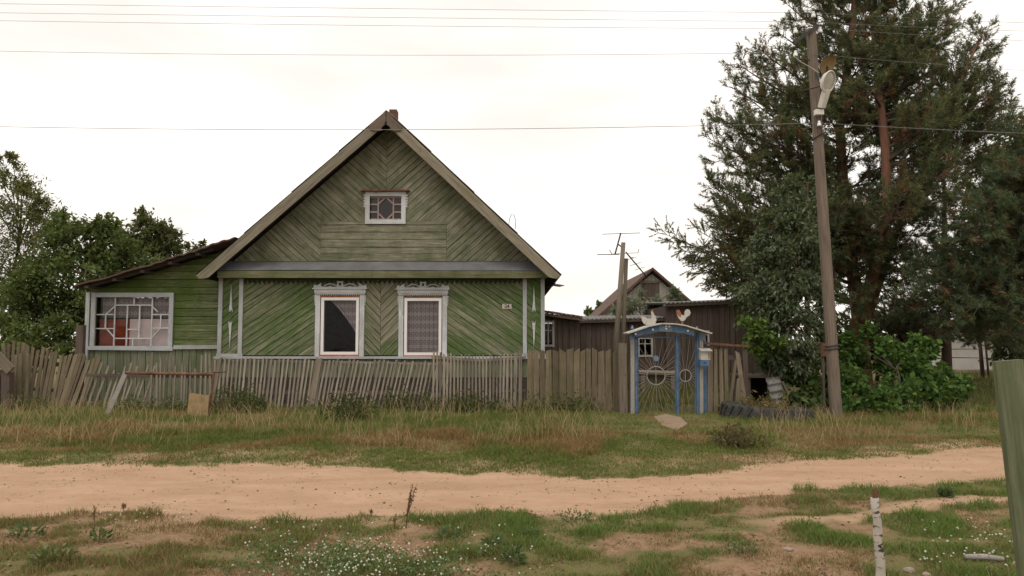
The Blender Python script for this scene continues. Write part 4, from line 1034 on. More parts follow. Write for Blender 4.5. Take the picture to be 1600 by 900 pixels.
for k, (x_, y_) in enumerate(((986, 404), (993, 412), (999, 419), (1005, 427))): rod((x_ - 9 + k, y_ + 3), (x_ + 8, y_ - 2), .007, -.6, 1.0)
rod((953, 392), (956, 397), .010); rod((956, 397), (997, 395), .007); rod((997, 395), (998, 389), .008); rod((953, 390), (953, 393), .01)

# ------------------------------------------------------------ small things by the fence
pf_ = thing('pipe_frame', 'rusty pipe frame like a low goal standing in the grass before the porch', 'frame', (at(265, 640, 14.3).x, 14.3, .15))
MB().tube([at(196, 582, 14.3), at(230, 583.5, 14.3), at(280, 584, 14.3), at(335, 585, 14.3)], .028, 8).build('crossbar', MAT['rust'], pf_)
b = at(325, 645, 14.3); b.z = gzs(b.x, 14.3) - .1; MB().tube([at(334, 585, 14.3), b], .024, 8).build('leg', MAT['rust'], pf_)
b = at(163, 645, 14.15); b.z = gzs(b.x, 14.15) - .1
MB().board(b, at(197, 581, 14.32), .085, .04, (.3, -1, 0)).build('brace_plank', MAT['graypost'], pf_)
MB().tube([at(334, 582, 14.35), at(352, 581, 14.6)], .014, 6).build('stub', MAT['rust'], pf_)
p = at(312, 630, 14.2); mb = MB(); w_, h_ = .20, .22
mb.prism([(p.x - w_, p.z - h_), (p.x + w_ * .9, p.z - h_ * 1.05), (p.x + w_ * 1.05, p.z + h_ * .75), (p.x + .1, p.z + h_ * .68), (p.x + .02, p.z + h_ * .8), (p.x - w_ * .85, p.z + h_ * .9)], 14.12, 14.16)
o = mb.build('leaning_board', MAT['board_tan']); tag(o, 'stained tan board leaning on the leg of the rusty pipe frame', 'board')
bm = thing('leaning_beam', 'brown beam leaning over a grey post at the far left edge of the fence', 'beam', tuple(at(5, 600, 15.2)))
b = at(-45, 640, 15.1); 
MB().board(at(-40, 520, 15.2), at(17, 579, 15.2), .20, .06).build('beam', MAT['oldpost'], bm)
b = at(-6, 640, 15.3); b.z = .05; MB().board(b, at(-6, 578, 15.3), .22, .2).build('post', MAT['oldpost'], bm)
b = at(12, 640, 15.3); b.z = .05; MB().board(b, at(12, 582, 15.3), .16, .16).build('post', MAT['shed'], bm)
# tractor tyre used as a flower bed
tc_ = at(1200, 662, 14.05); tx, ty = tc_.x, 14.15; tz = gzs(tx, ty)
ty_ = thing('tractor_tyre', 'old tractor tyre lying flat as a flower bed left of the utility pole', 'tyre', (tx, ty, tz))
Mt = Matrix.Translation((tx, ty, tz - .13)) @ Matrix.Rotation(R(4), 4, 'Y')
MB().lathe([(.52, .0), (.50, .16), (.56, .29), (.70, .33), (.80, .30), (.83, .16), (.82, 0)], Mt, 48).build('tyre', MAT['rubber'], ty_, True)
for k in range(26):
    th = 2 * math.pi * k / 26; 
    a = Mt @ Vector((.845 * math.cos(th), .845 * math.sin(th), .0)); b = Mt @ Vector((.80 * math.cos(th + .17), .80 * math.sin(th + .17), .31))
    MB().board(a, b, .075, .07, (math.cos(th), math.sin(th), 0)).build('lug', MAT['rubber'], ty_)
MB().lathe([(0, .25), (.3, .26), (.54, .22), (.53, .05)], Mt, 24).build('soil', MAT['ground'], ty_, True)
# corrugated slate sheet and dark box behind the tyre
sa = at(1198, 592, 15.2); sb = at(1226, 630, 15.0); mb = MB(); n = 40
for i in range(n):
    v = i / (n - 1); z = sa.z + (sb.z - .12 - sa.z) * v
    for u in (0, 1): mb.v.append((sa.x + (sb.x - sa.x) * u + .05 * v, 15.25 - .28 * v + .028 * math.sin(v * 2 * math.pi * 4.2), z + .05 * u))
for i in range(n - 1): mb.face((2 * i, 2 * i + 2, 2 * i + 3, 2 * i + 1))
o = mb.build('slate_sheet', MAT['slate'], None, True); tag(o, 'grey corrugated slate sheet leaning behind the tractor tyre', 'roof sheet')
sm = o.modifiers.new('thickness', 'SOLIDIFY'); sm.thickness = .008
ka, kb = at(1168, 590, 15.6), at(1200, 632, 15.6); z0k = gzs(ka.x, 15.6)
kn = thing('dog_kennel', 'dark low wooden kennel opening behind the tractor tyre', 'kennel', ((ka.x + kb.x) / 2, 15.8, z0k))
MB().box((ka.x - .05, 15.5, z0k), (ka.x + .03, 16.4, ka.z)).build('side', MAT['shed'], kn); MB().box((kb.x + .1, 15.5, z0k), (kb.x + .18, 16.4, ka.z)).build('side', MAT['shed'], kn)
MB().box((ka.x - .1, 15.42, ka.z + .003), (kb.x + .25, 16.5, ka.z + .05)).build('roof', MAT['shed'], kn); MB().box((ka.x - .05, 16.41, z0k), (kb.x + .18, 16.46, ka.z)).build('back', MAT['darkwood'], kn)
MB().board(at(1222, 596, 15.0), at(1246, 640, 14.9), .05, .04).build('prop', MAT['shed'], kn)
bd = thing('sign_board', 'rust-brown board hanging beside the pole among the bushes', 'board', tuple(at(1288, 556, 14.4)))
q0, q1 = at(1282, 535, 14.4), at(1294, 557, 14.4); MB().box((q0.x, 14.38, q1.z), (q1.x, 14.41, q0.z)).build('panel', MAT['rust'], bd)
MB().box((q0.x + .03, 14.412, q1.z - 1.2), (q0.x + .07, 14.45, q1.z + .1)).build('stake', MAT['shed'], bd)
# yard bench seen through the gate
yb = thing('yard_bench', 'low grey plank bench in the yard seen through the gate', 'bench', (at(1030, 590, 19).x, 19, .17))
ba, bb = at(998, 581, 19), at(1056, 583, 19); MB().board(ba, bb, .25, .05, (0, -.2, 1)).build('seat', MAT['oldpost'], yb)
for q in (ba.lerp(bb, .1), ba.lerp(bb, .9)): MB().box((q.x - .05, 18.9, .1), (q.x + .05, 19.1, q.z - .03)).build('leg', MAT['oldpost'], yb)
MB().board(ba + Vector((0, .15, -.14)), bb + Vector((0, .15, -.14)), .14, .03).build('apron', MAT['oldpost'], yb)

# ------------------------------------------------------------ foreground
# birch stake
def M_birch():
    t = NT('birch_bark'); uv = t.n('UVMap').outputs[0]; pos = t.n('NewGeometry').outputs['Position']
    band = t.noise(t.n('Mapping', {'Vector': pos, 'Scale': (9, 9, 30)}).outputs[0], 1, 3, .6, .6)
    pat = t.noise(t.n('Mapping', {'Vector': pos, 'Scale': (16, 16, 20)}).outputs[0], 1, 4)
    c = t.mix(pat, (.33, .29, .245), (.54, .485, .43)); c = t.mix(t.ramp(band, .545, .60), c, (.055, .04, .032)); t.principled(c, .85, .2, band, .5, .01); return t.m
MAT['birch'] = M_birch()
by = 4.35; b = at(1379, 900, by); b.z = gzs(b.x + .03, by) - .15; b.x += .01
bs = thing('birch_stake', 'thin white birch stake with a broken red-brown top in the foreground', 'stake', (b.x, by, b.z + .15))
tp = at(1367, 778, by); n = 14; pts = [b.lerp(tp, i / (n - 1)) + Vector((.004 * math.sin(i * 1.9), 0, 0)) for i in range(n)]
MB().tube(pts, [.031 - .009 * i / (n - 1) + .0022 * math.sin(i * 2.6) for i in range(n)], 14).build('stem', MAT['birch'], bs, True)
for k, (px, py, w_) in enumerate(((1363.5, 764, .016), (1368, 762, .013), (1371, 767, .014), (1366, 770, .026))):
    MB().board(tp + Vector((0, .004 * k - .006, -.015)), at(px, py, by + .004 * k - .006), .026, .012, (0, -1, 0), w_ * .6).build('splinter', MAT['pinebark'], bs)
# green plank fence at the right edge
gf = thing('green_plank_fence', 'pale green vertical planks of a near fence at the right edge', 'fence', (at(1600, 900, 2.8).x, 2.8, 0))
for (xt, xb_, yt, w_, Y) in ((1574, 1611, 563, .106, 2.80), (1619, 1655, 561, .10, 2.81), (1664, 1700, 565, .11, 2.80), (1712, 1748, 563, .105, 2.805), (1759, 1795, 566, .11, 2.80), (1808, 1844, 562, .105, 2.81), (1856, 1892, 564, .11, 2.80)):
    top = at(xt, yt, Y); bo = at(xb_, 870, Y); d = (bo - top).normalized(); bo = top + d * ((top.z + .1) / -d.z)
    MB().board(bo, top, w_, .028, (0, -1, 0), w_ * .96).build('plank', MAT['greenpost'], gf)
MB().board(at(1590, 640, 2.85), at(1890, 640, 2.85), .08, .04).build('rail', MAT['oldpost'], gf)
MB().board((at(1690, 700, 2.93).x, 2.93, -.1), at(1690, 600, 2.93), .09, .08).build('post', MAT['oldpost'], gf)
# pale stick and stones at lower right
def stone(px, py, r, label, sq=.6):
    x, y = gnd(px, py); bm_ = bmesh.new(); bmesh.ops.create_icosphere(bm_, subdivisions=2, radius=1)
    for v in bm_.verts:
        k = 1 + .22 * math.sin(v.co.x * 3 + px) * math.cos(v.co.y * 2.7 + py) + random.uniform(-.05, .05); v.co = Vector((v.co.x * r * k, v.co.y * r * .8 * k, v.co.z * r * sq * k))
    bmesh.ops.translate(bm_, verts=bm_.verts, vec=(x, y, gzs(x, y) + r * sq * .35)); me = bpy.data.meshes.new('stone'); bm_.to_mesh(me); bm_.free(); me.materials.append(MAT['stone'])
    o = link(bpy.data.objects.new('stone', me)); tag(o, label, 'stone', 'pale stones in the lawn')
stone(1421, 893, .04, 'pale reddish stone right of the birch stake'); stone(1591, 884, .05, 'pale stone at the foot of the green planks'); stone(1550, 893, .045, 'small stone below the pale stick'); stone(1447, 897, .03, 'tiny pebble between stake and stick')
stone(1498, 788, .03, 'small white stone on the side track'); stone(1232, 864, .04, 'whitish stone in bare soil left of the birch stake', .4)
a, b = gnd(1508, 879), gnd(1568, 881); A = Vector((a[0], a[1], gzs(*a) + .03)); B = Vector((b[0], b[1], gzs(*b) + .03))
o = MB().tube([A, A.lerp(B, .5) + Vector((0, 0, .008)), B], [.018, .021, .017], 8).build('pale_stick', MAT['graypost'], None, True); tag(o, 'short pale stick lying in the lawn near the green planks', 'stick')
# ------------------------------------------------------------ vegetation
def unit(v): return v / np.maximum(np.linalg.norm(v, axis=1, keepdims=True), 1e-9)
def leaves_mesh(name, P, size, cols, parent, mat, droop=.35, out=None, ratio=.5):
    """one folded four-cornered leaf per point"""
    n = len(P); d = rng.normal(size=(n, 3)); d[:, 2] -= droop * 1.5
    if out is not None: d += out * 1.0
    d = unit(d); s_ = unit(np.cross(d, rng.normal(size=(n, 3)) + np.array([0, 0, 1.6]))); nn = np.cross(s_, d)
    L = (size * 1.25 * rng.uniform(.6, 1.3, n))[:, None]; Wd = L * ratio
    V = np.empty((n, 4, 3)); V[:, 0] = P; V[:, 1] = P + d * L * .45 + s_ * Wd * .5 + nn * L * .08; V[:, 2] = P + d * L; V[:, 3] = P + d * L * .45 - s_ * Wd * .5 + nn * L * .08
    b = np.arange(n)[:, None] * 4; T = np.concatenate([b + np.array([[0, 1, 2]]), b + np.array([[0, 2, 3]])], 1).reshape(-1, 3)
    o = mesh_np(name, V.reshape(-1, 3), T, np.repeat(cols, 4, 0), mat, parent); o['kind'] = 'stuff'; return o
def palette(n, cols, j=.25):
    c = np.array(cols)[rng.integers(0, len(cols), n)]; return c * rng.uniform(1 - j, 1 + j, (n, 1)) * rng.uniform(.93, 1.07, (n, 3))

def leafy(name, label, base, clumps, nper, size, cols, group=None, trunk_r=.1, matbark='bark', shell=.55, droop=.35, ratio=.5, cat='tree', trunk_top=None, cn='crown', sub=7):
    """clumps: (Vector centre, radius_x, radius_y, radius_z); each clump is broken into sprays of leaves on twigs"""
    t_ = thing(name, label, cat, tuple(base), group)
    top = Vector(trunk_top) if trunk_top is not None else Vector((base[0] + .1, base[1], max(c[0].z for c in clumps) - .4))
    tw = MB(); bb = Vector(base); mid = bb.lerp(top, .5) + Vector((random.uniform(-.15, .15), random.uniform(-.15, .15), 0))
    tw.tube([bb - Vector((0, 0, .15)), bb.lerp(mid, .5), mid, mid.lerp(top, .5) + Vector((.06, .05, 0)), top], [trunk_r, trunk_r * .85, trunk_r * .65, trunk_r * .4, trunk_r * .15], 8)
    P = []; Cc = []; O = []
    for (c, rx, ry, rz_) in clumps:
        k = min(max((c.z - bb.z) / max(top.z - bb.z, .1) * .75, .12), .9); st = bb.lerp(top, k) if k > .5 else bb.lerp(mid, k * 2)
        q = st.lerp(c, .5) + Vector((0, 0, .12)); tw.tube([st, q, c], [trunk_r * .35, trunk_r * .22, trunk_r * .08], 5)
        cc = np.array(c); ns = max(3, int(sub * (rx * ry * rz_) ** (1 / 3) * 4)); hue = rng.uniform(.82, 1.18)
        for s_ in range(ns):
            u = rng.normal(size=3); u /= np.linalg.norm(u); rr = shell + (1.0 - shell) * rng.random() ** .6
            sp = cc + u * np.array([rx, ry, rz_]) * rr
            tw.tube([c, c.lerp(Vector(sp), .6) + Vector((0, 0, .03)), Vector(sp)], [trunk_r * .09, trunk_r * .06, .003], 4, False)
            m = max(4, int(nper * 1.7 * rng.uniform(.6, 1.4))); ln = .42 * (rx + rz_) / 2
            tt = rng.random(m)[:, None]; pos = sp + (tt - .55) * u * ln * 1.6 + rng.normal(size=(m, 3)) * ln * .36
            P.append(pos); Cc.append(palette(m, cols) * 1.45 * hue * rng.uniform(.85, 1.15)); O.append(np.tile(u, (m, 1)))
    tw.build('trunk', MAT[matbark], t_, True)
    leaves_mesh(cn, np.concatenate(P), size, np.concatenate(Cc), t_, MAT['leaf'], droop, np.concatenate(O), ratio); return t_
def C(px, py, Y, rp, ry=None, sq=1.0):
    """clump seen at (px,py), radius rp pixels"""
    c = at(px, py, Y); r = rp * Y / FPX; return (c, r, (ry or r), r * sq)

GREENS = [(.065, .092, .028), (.082, .108, .034), (.050, .074, .024), (.100, .118, .042)]
OLIVE = [(.072, .084, .032), (.10, .102, .042), (.055, .066, .026), (.09, .10, .044)]
# left trees behind the porch
random.seed(21)
cl = [C(-30, 300, 21, 34), C(15, 278, 21, 22), C(20, 250, 21, 10), C(45, 325, 21, 38), C(-40, 380, 21, 50), C(30, 390, 21.5, 46), C(75, 352, 21, 34), C(90, 400, 21.5, 36), C(38, 298, 21, 12), C(62, 320, 21, 14), C(-60, 450, 21.5, 60), C(20, 450, 21, 48), C(-20, 250, 21, 14)]
leafy('feathery_tree', 'loose feathery tree rising highest at the far left edge', (at(10, 600, 21.3).x, 21.4, .17), cl, 46, .105, [(.125, .125, .055), (.105, .115, .045), (.15, .13, .06), (.08, .10, .035)], 'trees behind the porch', .065, ratio=.28, droop=.1, sub=9)
cl = [C(110, 378, 20, 36), C(150, 375, 20.2, 34), C(130, 430, 19.6, 45), C(70, 440, 19.4, 46), C(180, 402, 20, 36), C(95, 345, 20.3, 16), C(165, 352, 20, 15), C(60, 480, 19.2, 42), C(140, 478, 19.6, 42), C(20, 485, 19.4, 40), C(200, 430, 20.5, 40)]
leafy('orchard_tree', 'broad dark green tree filling the space behind the porch roof', (at(120, 600, 20).x, 20.2, .17), cl, 42, .11, GREENS, 'trees behind the porch', .14, sub=9)
cl = [C(225, 362, 22, 24), C(225, 340, 22, 12), C(248, 372, 22, 26), C(205, 385, 22, 30), C(262, 392, 22, 26), C(230, 405, 22, 36), C(270, 420, 22.3, 40), C(180, 420, 22.3, 40)]
leafy('orchard_tree', 'darker rounded tree whose crown peaks beside the porch roof', (at(230, 600, 22).x, 22.2, .17), cl, 40, .105, OLIVE, 'trees behind the porch', .12, sub=9)
cl = [C(285, 382, 23, 8), C(303, 386, 23, 9), C(318, 384, 23, 6), C(300, 402, 23, 24)]
leafy('young_tree', 'sparse young shoots just showing above the porch roof', (at(300, 600, 23).x, 23, .17), cl, 16, .11, OLIVE, 'trees behind the porch', .07, sub=8)
cl = [C(80, 520, 17.6, 26), C(40, 525, 17.8, 24), C(5, 520, 17.8, 28), C(110, 530, 17.4, 18), C(65, 545, 17.2, 26), C(25, 555, 17.2, 26), C(105, 560, 17.0, 20)]
leafy('garden_shrub', 'leafy shrub growing behind the slumping picket fence', (at(60, 600, 17.5).x, 17.5, .17), cl, 30, .10, [(.050, .075, .022), (.07, .095, .03), (.10, .115, .04)], None, .05, cat='shrub', sub=9)
# silvery willow before the far house and small far shrubs
cl = [C(988, 480, 27, 15), C(1032, 476, 27, 13), C(1052, 472, 27, 11), C(1010, 494, 26.6, 20), C(968, 496, 26.8, 14), C(1045, 490, 27, 18), C(1001, 464, 27.2, 6), C(1053, 456, 27, 5), C(985, 500, 26.5, 18)]
leafy('silver_willow', 'silvery grey-green bush in front of the distant gable', (at(1010, 600, 27).x, 27, .17), cl, 26, .17, [(.13, .145, .10), (.17, .185, .135), (.10, .115, .075)], None, .09, ratio=.25, sub=7)
cl = [C(935, 488, 45, 12), C(918, 494, 45, 9), C(945, 494, 45, 12)]
leafy('far_tree', 'small far tree peeping over the shed roof left of the antenna posts', (at(932, 540, 45).x, 45, .17), cl, 22, .22, GREENS, None, .12, sub=5)
# small-leaved tree by the pole, and its bright low shoots
cl = []
for (px, py, r, Y) in ((1245, 305, 28, 16.6), (1222, 330, 26, 16.4), (1262, 335, 28, 16.4), (1210, 365, 32, 16.2), (1250, 372, 34, 16.0), (1195, 405, 36, 16.2), (1240, 415, 40, 15.8), (1270, 400, 22, 16), (1180, 445, 34, 16.2), (1225, 460, 42, 15.6), (1265, 450, 26, 15.8), (1190, 490, 34, 15.8), (1240, 505, 42, 15.4), (1275, 495, 22, 15.6), (1200, 540, 30, 15.8), (1245, 555, 30, 15.6), (1215, 565, 20, 15.4), (1268, 565, 22, 15.5), (1262, 290, 18, 16.7)):
    cl.append(C(px, py, Y, r))
leafy('grey_leaved_tree', 'grey-green small-leaved tree just left of the utility pole', (at(1268, 640, 16).x, 16.1, .17), cl, 46, .095, [(.060, .078, .042), (.085, .102, .062), (.048, .066, .034), (.105, .12, .08)], None, .09, 'pinebark', ratio=.42, droop=.6, sub=9)
cl = [C(1178, 505, 15.3, 16), C(1170, 528, 15.3, 14), C(1190, 524, 15.2, 15), C(1196, 545, 15.2, 12), C(1215, 540, 15.1, 12)]
leafy('maple_shoot', 'bright green young maple shoots above the crooked board fence', (at(1200, 640, 15.4).x, 15.4, .17), cl, 18, .085, [(.085, .135, .03), (.065, .11, .026), (.11, .155, .042)], None, .035, ratio=.8, cat='shrub', sub=9)
# green bush right of the pole
cl = []
for (px, py, r, Y) in ((1345, 540, 28, 16), (1330, 580, 24, 15.4), (1375, 560, 30, 15.8), (1410, 575, 30, 15.8), (1450, 590, 30, 16), (1485, 600, 22, 16.2), (1360, 605, 30, 15.0), (1400, 615, 32, 14.9), (1440, 630, 28, 15.0), (1350, 645, 22, 14.5), (1385, 648, 24, 14.3), (1415, 655, 20, 14.3), (1335, 620, 20, 14.8), (1470, 620, 22, 15.6), (1325, 545, 20, 15.8), (1430, 545, 22, 16.4), (1305, 600, 20, 15.6), (1290, 630, 18, 15.4)):
    cl.append(C(px, py, Y, r))
leafy('leafy_bush', 'dense bright green bush right of the utility pole foot', (at(1395, 650, 15.3).x, 15.3, .17), cl, 24, .105, [(.055, .105, .024), (.044, .084, .020), (.075, .130, .032), (.034, .064, .018)], None, .045, ratio=.72, droop=.5, cat='bush', shell=.7, sub=9)
cl = [C(1250, 600, 15.6, 26), C(1235, 625, 15.2, 20), C(1270, 620, 15.3, 22), C(1205, 570, 15.9, 20), C(1225, 590, 16, 20)]
leafy('leafy_bush', 'dark low bush between the slate sheet and the utility pole', (at(1250, 650, 15.5).x, 15.5, .17), cl, 18, .12, [(.045, .075, .022), (.06, .09, .028), (.038, .06, .02)], None, .035, ratio=.6, cat='bush', sub=8)
# yellow-green tree far right and thin trunks
cl = [C(1570, 235, 27, 30), C(1600, 210, 27, 34), C(1545, 265, 27, 26), C(1620, 260, 27, 44), C(1580, 290, 27, 36), C(1655, 220, 27, 46), C(1530, 300, 27, 24), C(1640, 320, 27, 50), C(1575, 345, 27, 40)]
leafy('broadleaf_tree', 'yellow-green broadleaf tree rising behind the right-hand pine', (at(1600, 590, 27).x, 27, .17), cl, 34, .15, [(.085, .105, .03), (.10, .115, .035), (.065, .085, .024)], None, .16, sub=7)
for (px, pyt, py, Y, lab) in ((1536, 500, 588, 26, 'thin bare sapling trunk before the white outbuilding'), (1545, 510, 585, 27, 'thinner bare trunk right beside the sapling trunk')):
    b = at(px, py, Y); b.z = .1; t_ = thing('sapling', lab, 'tree', tuple(b), 'thin trunks before the white wall')
    MB().tube([b, at(px - 4, (py + pyt) / 2, Y), at(px - 9, pyt, Y), at(px - 16, pyt - 80, Y)], [.075, .06, .05, .02] if px < 1540 else [.04, .035, .03, .012], 7).build('trunk', MAT['bark'], t_, True)
    P = np.array(at(px - 14, pyt - 60, Y)) + rng.normal(size=(260, 3)) * np.array([.7, .7, .8]); leaves_mesh('crown', P, .15, palette(260, GREENS), t_, MAT['leaf'])

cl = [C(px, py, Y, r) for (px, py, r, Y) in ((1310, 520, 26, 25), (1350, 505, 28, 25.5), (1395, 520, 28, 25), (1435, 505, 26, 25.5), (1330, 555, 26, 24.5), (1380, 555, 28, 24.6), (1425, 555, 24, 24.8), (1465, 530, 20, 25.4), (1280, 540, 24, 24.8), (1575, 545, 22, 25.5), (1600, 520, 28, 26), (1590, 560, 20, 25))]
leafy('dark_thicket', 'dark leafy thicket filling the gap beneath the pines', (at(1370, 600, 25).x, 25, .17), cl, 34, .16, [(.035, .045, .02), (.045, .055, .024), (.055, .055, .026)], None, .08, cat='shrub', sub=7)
# conifers -------------------------------------------------------
def needles(S0, S1, nper, ln, wd, ang, cols):
    """needles along shoots S0->S1, leaning forward by ang; one thin triangle each"""
    n = len(S0); d = unit(S1 - S0); L = np.linalg.norm(S1 - S0, axis=1, keepdims=True)
    a = unit(np.cross(d, rng.normal(size=(n, 3)))); b = np.cross(d, a)
    N = n * nper; idx = np.repeat(np.arange(n), nper); tt = rng.random(N)[:, None] ** .8; ph = rng.uniform(0, 2 * np.pi, N)[:, None]
    P = S0[idx] + (S1 - S0)[idx] * tt; rad = a[idx] * np.cos(ph) + b[idx] * np.sin(ph)
    an = ang * rng.uniform(.6, 1.3, N)[:, None]; nd = unit(d[idx] * np.cos(an) + rad * np.sin(an)); nd[:, 2] -= .06
    side = unit(np.cross(nd, rng.normal(size=(N, 3)))); l = ln * rng.uniform(.7, 1.2, N)[:, None]
    V = np.empty((N, 3, 3)); V[:, 0] = P + side * wd * .5; V[:, 1] = P - side * wd * .5; V[:, 2] = P + nd * l
    return V.reshape(-1, 3), np.repeat(cols[idx] * rng.uniform(.8, 1.2, (N, 1)), 3, 0)
def pine(name, label, trunks, limbs, cols, dead, spread=1.0, nper=30, ln=.13, seed=1, wd=.017, group=None, tuft=.30, cat='tree', dens=1.0, matb='pinebark', droop=0.0, base=None):
    """trunks: lists of points with radii; limbs: (start, end, thickness); side twigs fan out from every limb and end in needle tufts"""
    random.seed(seed); t_ = thing(name, label, cat, tuple(base or trunks[0][0][0]), group)
    for tk, (pts, rad) in enumerate(trunks): MB().tube(pts, rad, 10).build('trunk', MAT[matb], t_, True)
    lb = MB(); S0 = []; S1 = []; Cc = []
    for (a, b, r) in limbs:
        a = Vector(a); b = Vector(b); L = (b - a).length; dr = (b - a) / L
        mid = a.lerp(b, .5) + Vector((random.uniform(-.06, .06) * L, random.uniform(-.06, .06) * L, -.05 * L)); 
        def q(t): return a * (1 - t) ** 2 + mid * 2 * t * (1 - t) + b * t * t
        lb.tube([q(t) for t in (0, .2, .4, .6, .8, 1)], [r * (1 - .85 * t) for t in (0, .2, .4, .6, .8, 1)], 6)
        ns = int((6 + L * 6.0) * dens)
        for k in range(ns):
            t = .14 + .86 * (k + random.random()) / ns; p = q(t); tl_ = (.28 + .36 * L * (1.08 - t)) * random.uniform(.6, 1.2) * spread
            tl_ = min(tl_, 1.25)
            rd = Vector((random.gauss(0, 1), random.gauss(0, 1), random.gauss(.15, .55))); rd -= dr * rd.dot(dr); rd.normalize()
            td = (dr * random.uniform(.5, 1.0) + rd * random.uniform(.6, 1.0) + Vector((0, 0, .18 - droop))).normalized(); e = p + td * tl_
            lb.tube([p, p.lerp(e, .5) - Vector((0, 0, .02)), e], [.012, .009, .004], 4, False)
            m = max(2, int(tl_ / tuft * 3.0 * dens)); deadt = random.random() < dead * (1.3 - t)
            for j in range(m):
                s_ = random.uniform(.25, 1.0); p0 = p.lerp(e, s_)
                sd_ = (td + Vector((random.gauss(0, .55), random.gauss(0, .55), random.gauss(.25 - droop, .4)))).normalized()
                S0.append(p0); S1.append(p0 + sd_ * tuft * random.uniform(.6, 1.2))
                cc = np.array((.19, .105, .055)) if deadt and random.random() < .75 else np.array(random.choice(cols)); Cc.append(cc * random.uniform(.78, 1.25))
            S0.append(e); S1.append(e + (td + Vector((0, 0, .5 - droop))).normalized() * tuft); Cc.append(np.array(random.choice(cols)) * random.uniform(.9, 1.35))
    lb.build('limbs', MAT['bark'], t_)['kind'] = 'stuff'
    V, cc = needles(np.array(S0), np.array(S1), nper, ln, wd, R(48), np.array(Cc))
    o = mesh_np('crown', V, np.arange(len(V)).reshape(-1, 3), cc, MAT['needle'], t_); o['kind'] = 'stuff'; return t_
PINE = [(.082, .106, .046), (.098, .122, .054), (.118, .125, .052), (.070, .092, .044), (.130, .118, .056)]
BLUEPINE = [(.090, .128, .066), (.078, .112, .056), (.110, .142, .076), (.125, .125, .052)]
TY = 20.0
tb = at(1352, 600, TY); tb.z = .1
tA = ([tb, at(1340, 480, TY), at(1320, 330, TY), at(1312, 200, TY), at(1330, 60, TY), at(1345, -90, TY), at(1350, -190, TY)], [.22, .18, .15, .12, .10, .06, .03])
tB = ([at(1345, 500, TY - .1), at(1372, 400, TY - 1.0), at(1388, 335, TY - 1.7), at(1384, 235, TY - 1.6), at(1372, 130, TY - .6), at(1362, 20, TY), at(1400, -110, TY)], [.17, .15, .13, .12, .09, .06, .03])
tCc = ([at(1350, 520, TY + .2), at(1395, 380, TY + .3), at(1450, 250, TY + .2), at(1500, 130, TY), at(1530, 60, TY)], [.09, .08, .06, .04, .02])
limbs = []
random.seed(5)
def tr(tk, f):
    pts = tk[0]; k = f * (len(pts) - 1); i = min(int(k), len(pts) - 2); return Vector(pts[i]).lerp(Vector(pts[i + 1]), k - i)
left = [(1232, 8), (1215, 50), (1188, 78), (1150, 98), (1140, 135), (1165, 150), (1118, 182), (1104, 215), (1125, 250), (1112, 292), (1108, 330), (1128, 365), (1150, 395), (1170, 330), (1180, 240), (1200, 160), (1230, 100), (1160, 300), (1190, 420), (1205, 290), (1220, 215), (1175, 195), (1245, -30), (1260, -90)]
for (px, py) in left:
    f = np.interp(py, [-100, 0, 100, 200, 300, 400], [.80, .72, .56, .44, .32, .22]) - .05
    limbs.append((tr(tA, f), at(px, py, TY + random.uniform(-1.3, 1.5)), .055))
right = [(1478, 2), (1488, 30), (1440, 40), (1425, 5), (1400, 60), (1470, 70), (1440, 130), (1410, 180), (1430, 230), (1410, 290), (1445, 300), (1395, -40), (1440, -50)]
for (px, py) in right:
    f = np.interp(py, [-60, 0, 100, 200, 300], [.86, .72, .6, .48, .36]); limbs.append((tr(tB, f), at(px, py, TY + random.uniform(-1.4, 1.2)), .05))
right2 = [(1538, 45), (1530, 95), (1522, 125), (1545, 120), (1572, 150), (1582, 172), (1545, 190), (1500, 110), (1475, 160), (1500, 215), (1540, 225), (1470, 250), (1450, 200), (1510, 260), (1565, 195), (1485, 90), (1452, 100), (1560, 135), (1530, 165)]
for (px, py) in right2: limbs.append((tr(tCc, np.interp(py, [40, 250], [.82, .35])), at(px, py, TY + random.uniform(-1.0, 1.0)), .035))
for k in range(95):      # limbs towards and away from the viewer
    f = random.uniform(.2, .95); s_ = tr(random.choice((tA, tB)), f); an = random.uniform(0, 2 * math.pi); L = (1.0 + 1.9 * (1 - f)) * random.uniform(.6, 1)
    limbs.append((s_, s_ + Vector((math.cos(an) * L * .8, math.sin(an) * L, random.uniform(-.1, .8))), .04))
for (px, py) in ((1300, 420), (1330, 440), (1290, 380), (1350, 400), (1400, 380), (1420, 420), (1380, 450), (1450, 440), (1330, 480), (1400, 480), (1440, 350), (1280, 320), (1260, 260), (1360, 360)): limbs.append((tr(tA, random.uniform(.2, .35)), at(px, py, TY + random.uniform(-1.8, .5)), .04))
pine('pine_tree', 'tall spreading pine with reddish forked trunks behind the utility pole', [tA, tB, tCc], limbs, PINE, .27, seed=3, nper=30, base=(tb.x, TY, .17))
# second pine from the right edge
PB = 17.6
pbx = at(1680, 600, PB); pbx.z = .1
tD = ([pbx, at(1675, 480, PB), at(1665, 350, PB), at(1662, 280, PB), at(1664, 225, PB)], [.18, .15, .11, .07, .03])
limbs = []
for (px, py) in ((1590, 262), (1560, 282), (1528, 312), (1500, 330), (1478, 352), (1462, 385), (1450, 412), (1470, 430), (1430, 450), (1500, 440), (1520, 400), (1545, 350), (1560, 320), (1575, 380), (1590, 420), (1540, 440), (1560, 470), (1490, 478), (1450, 486), (1420, 482), (1525, 490), (1585, 480), (1600, 340), (1610, 300), (1480, 400), (1515, 365), (1505, 500), (1470, 505), (1575, 505), (1440, 420)):
    f = np.interp(py, [240, 500], [.66, .26]); s_ = tr(tD, f); s_ = s_.lerp(at(px, py, PB), random.uniform(.0, .35)); limbs.append((s_, at(px, py, PB + random.uniform(-1.2, 1.4)), .04))
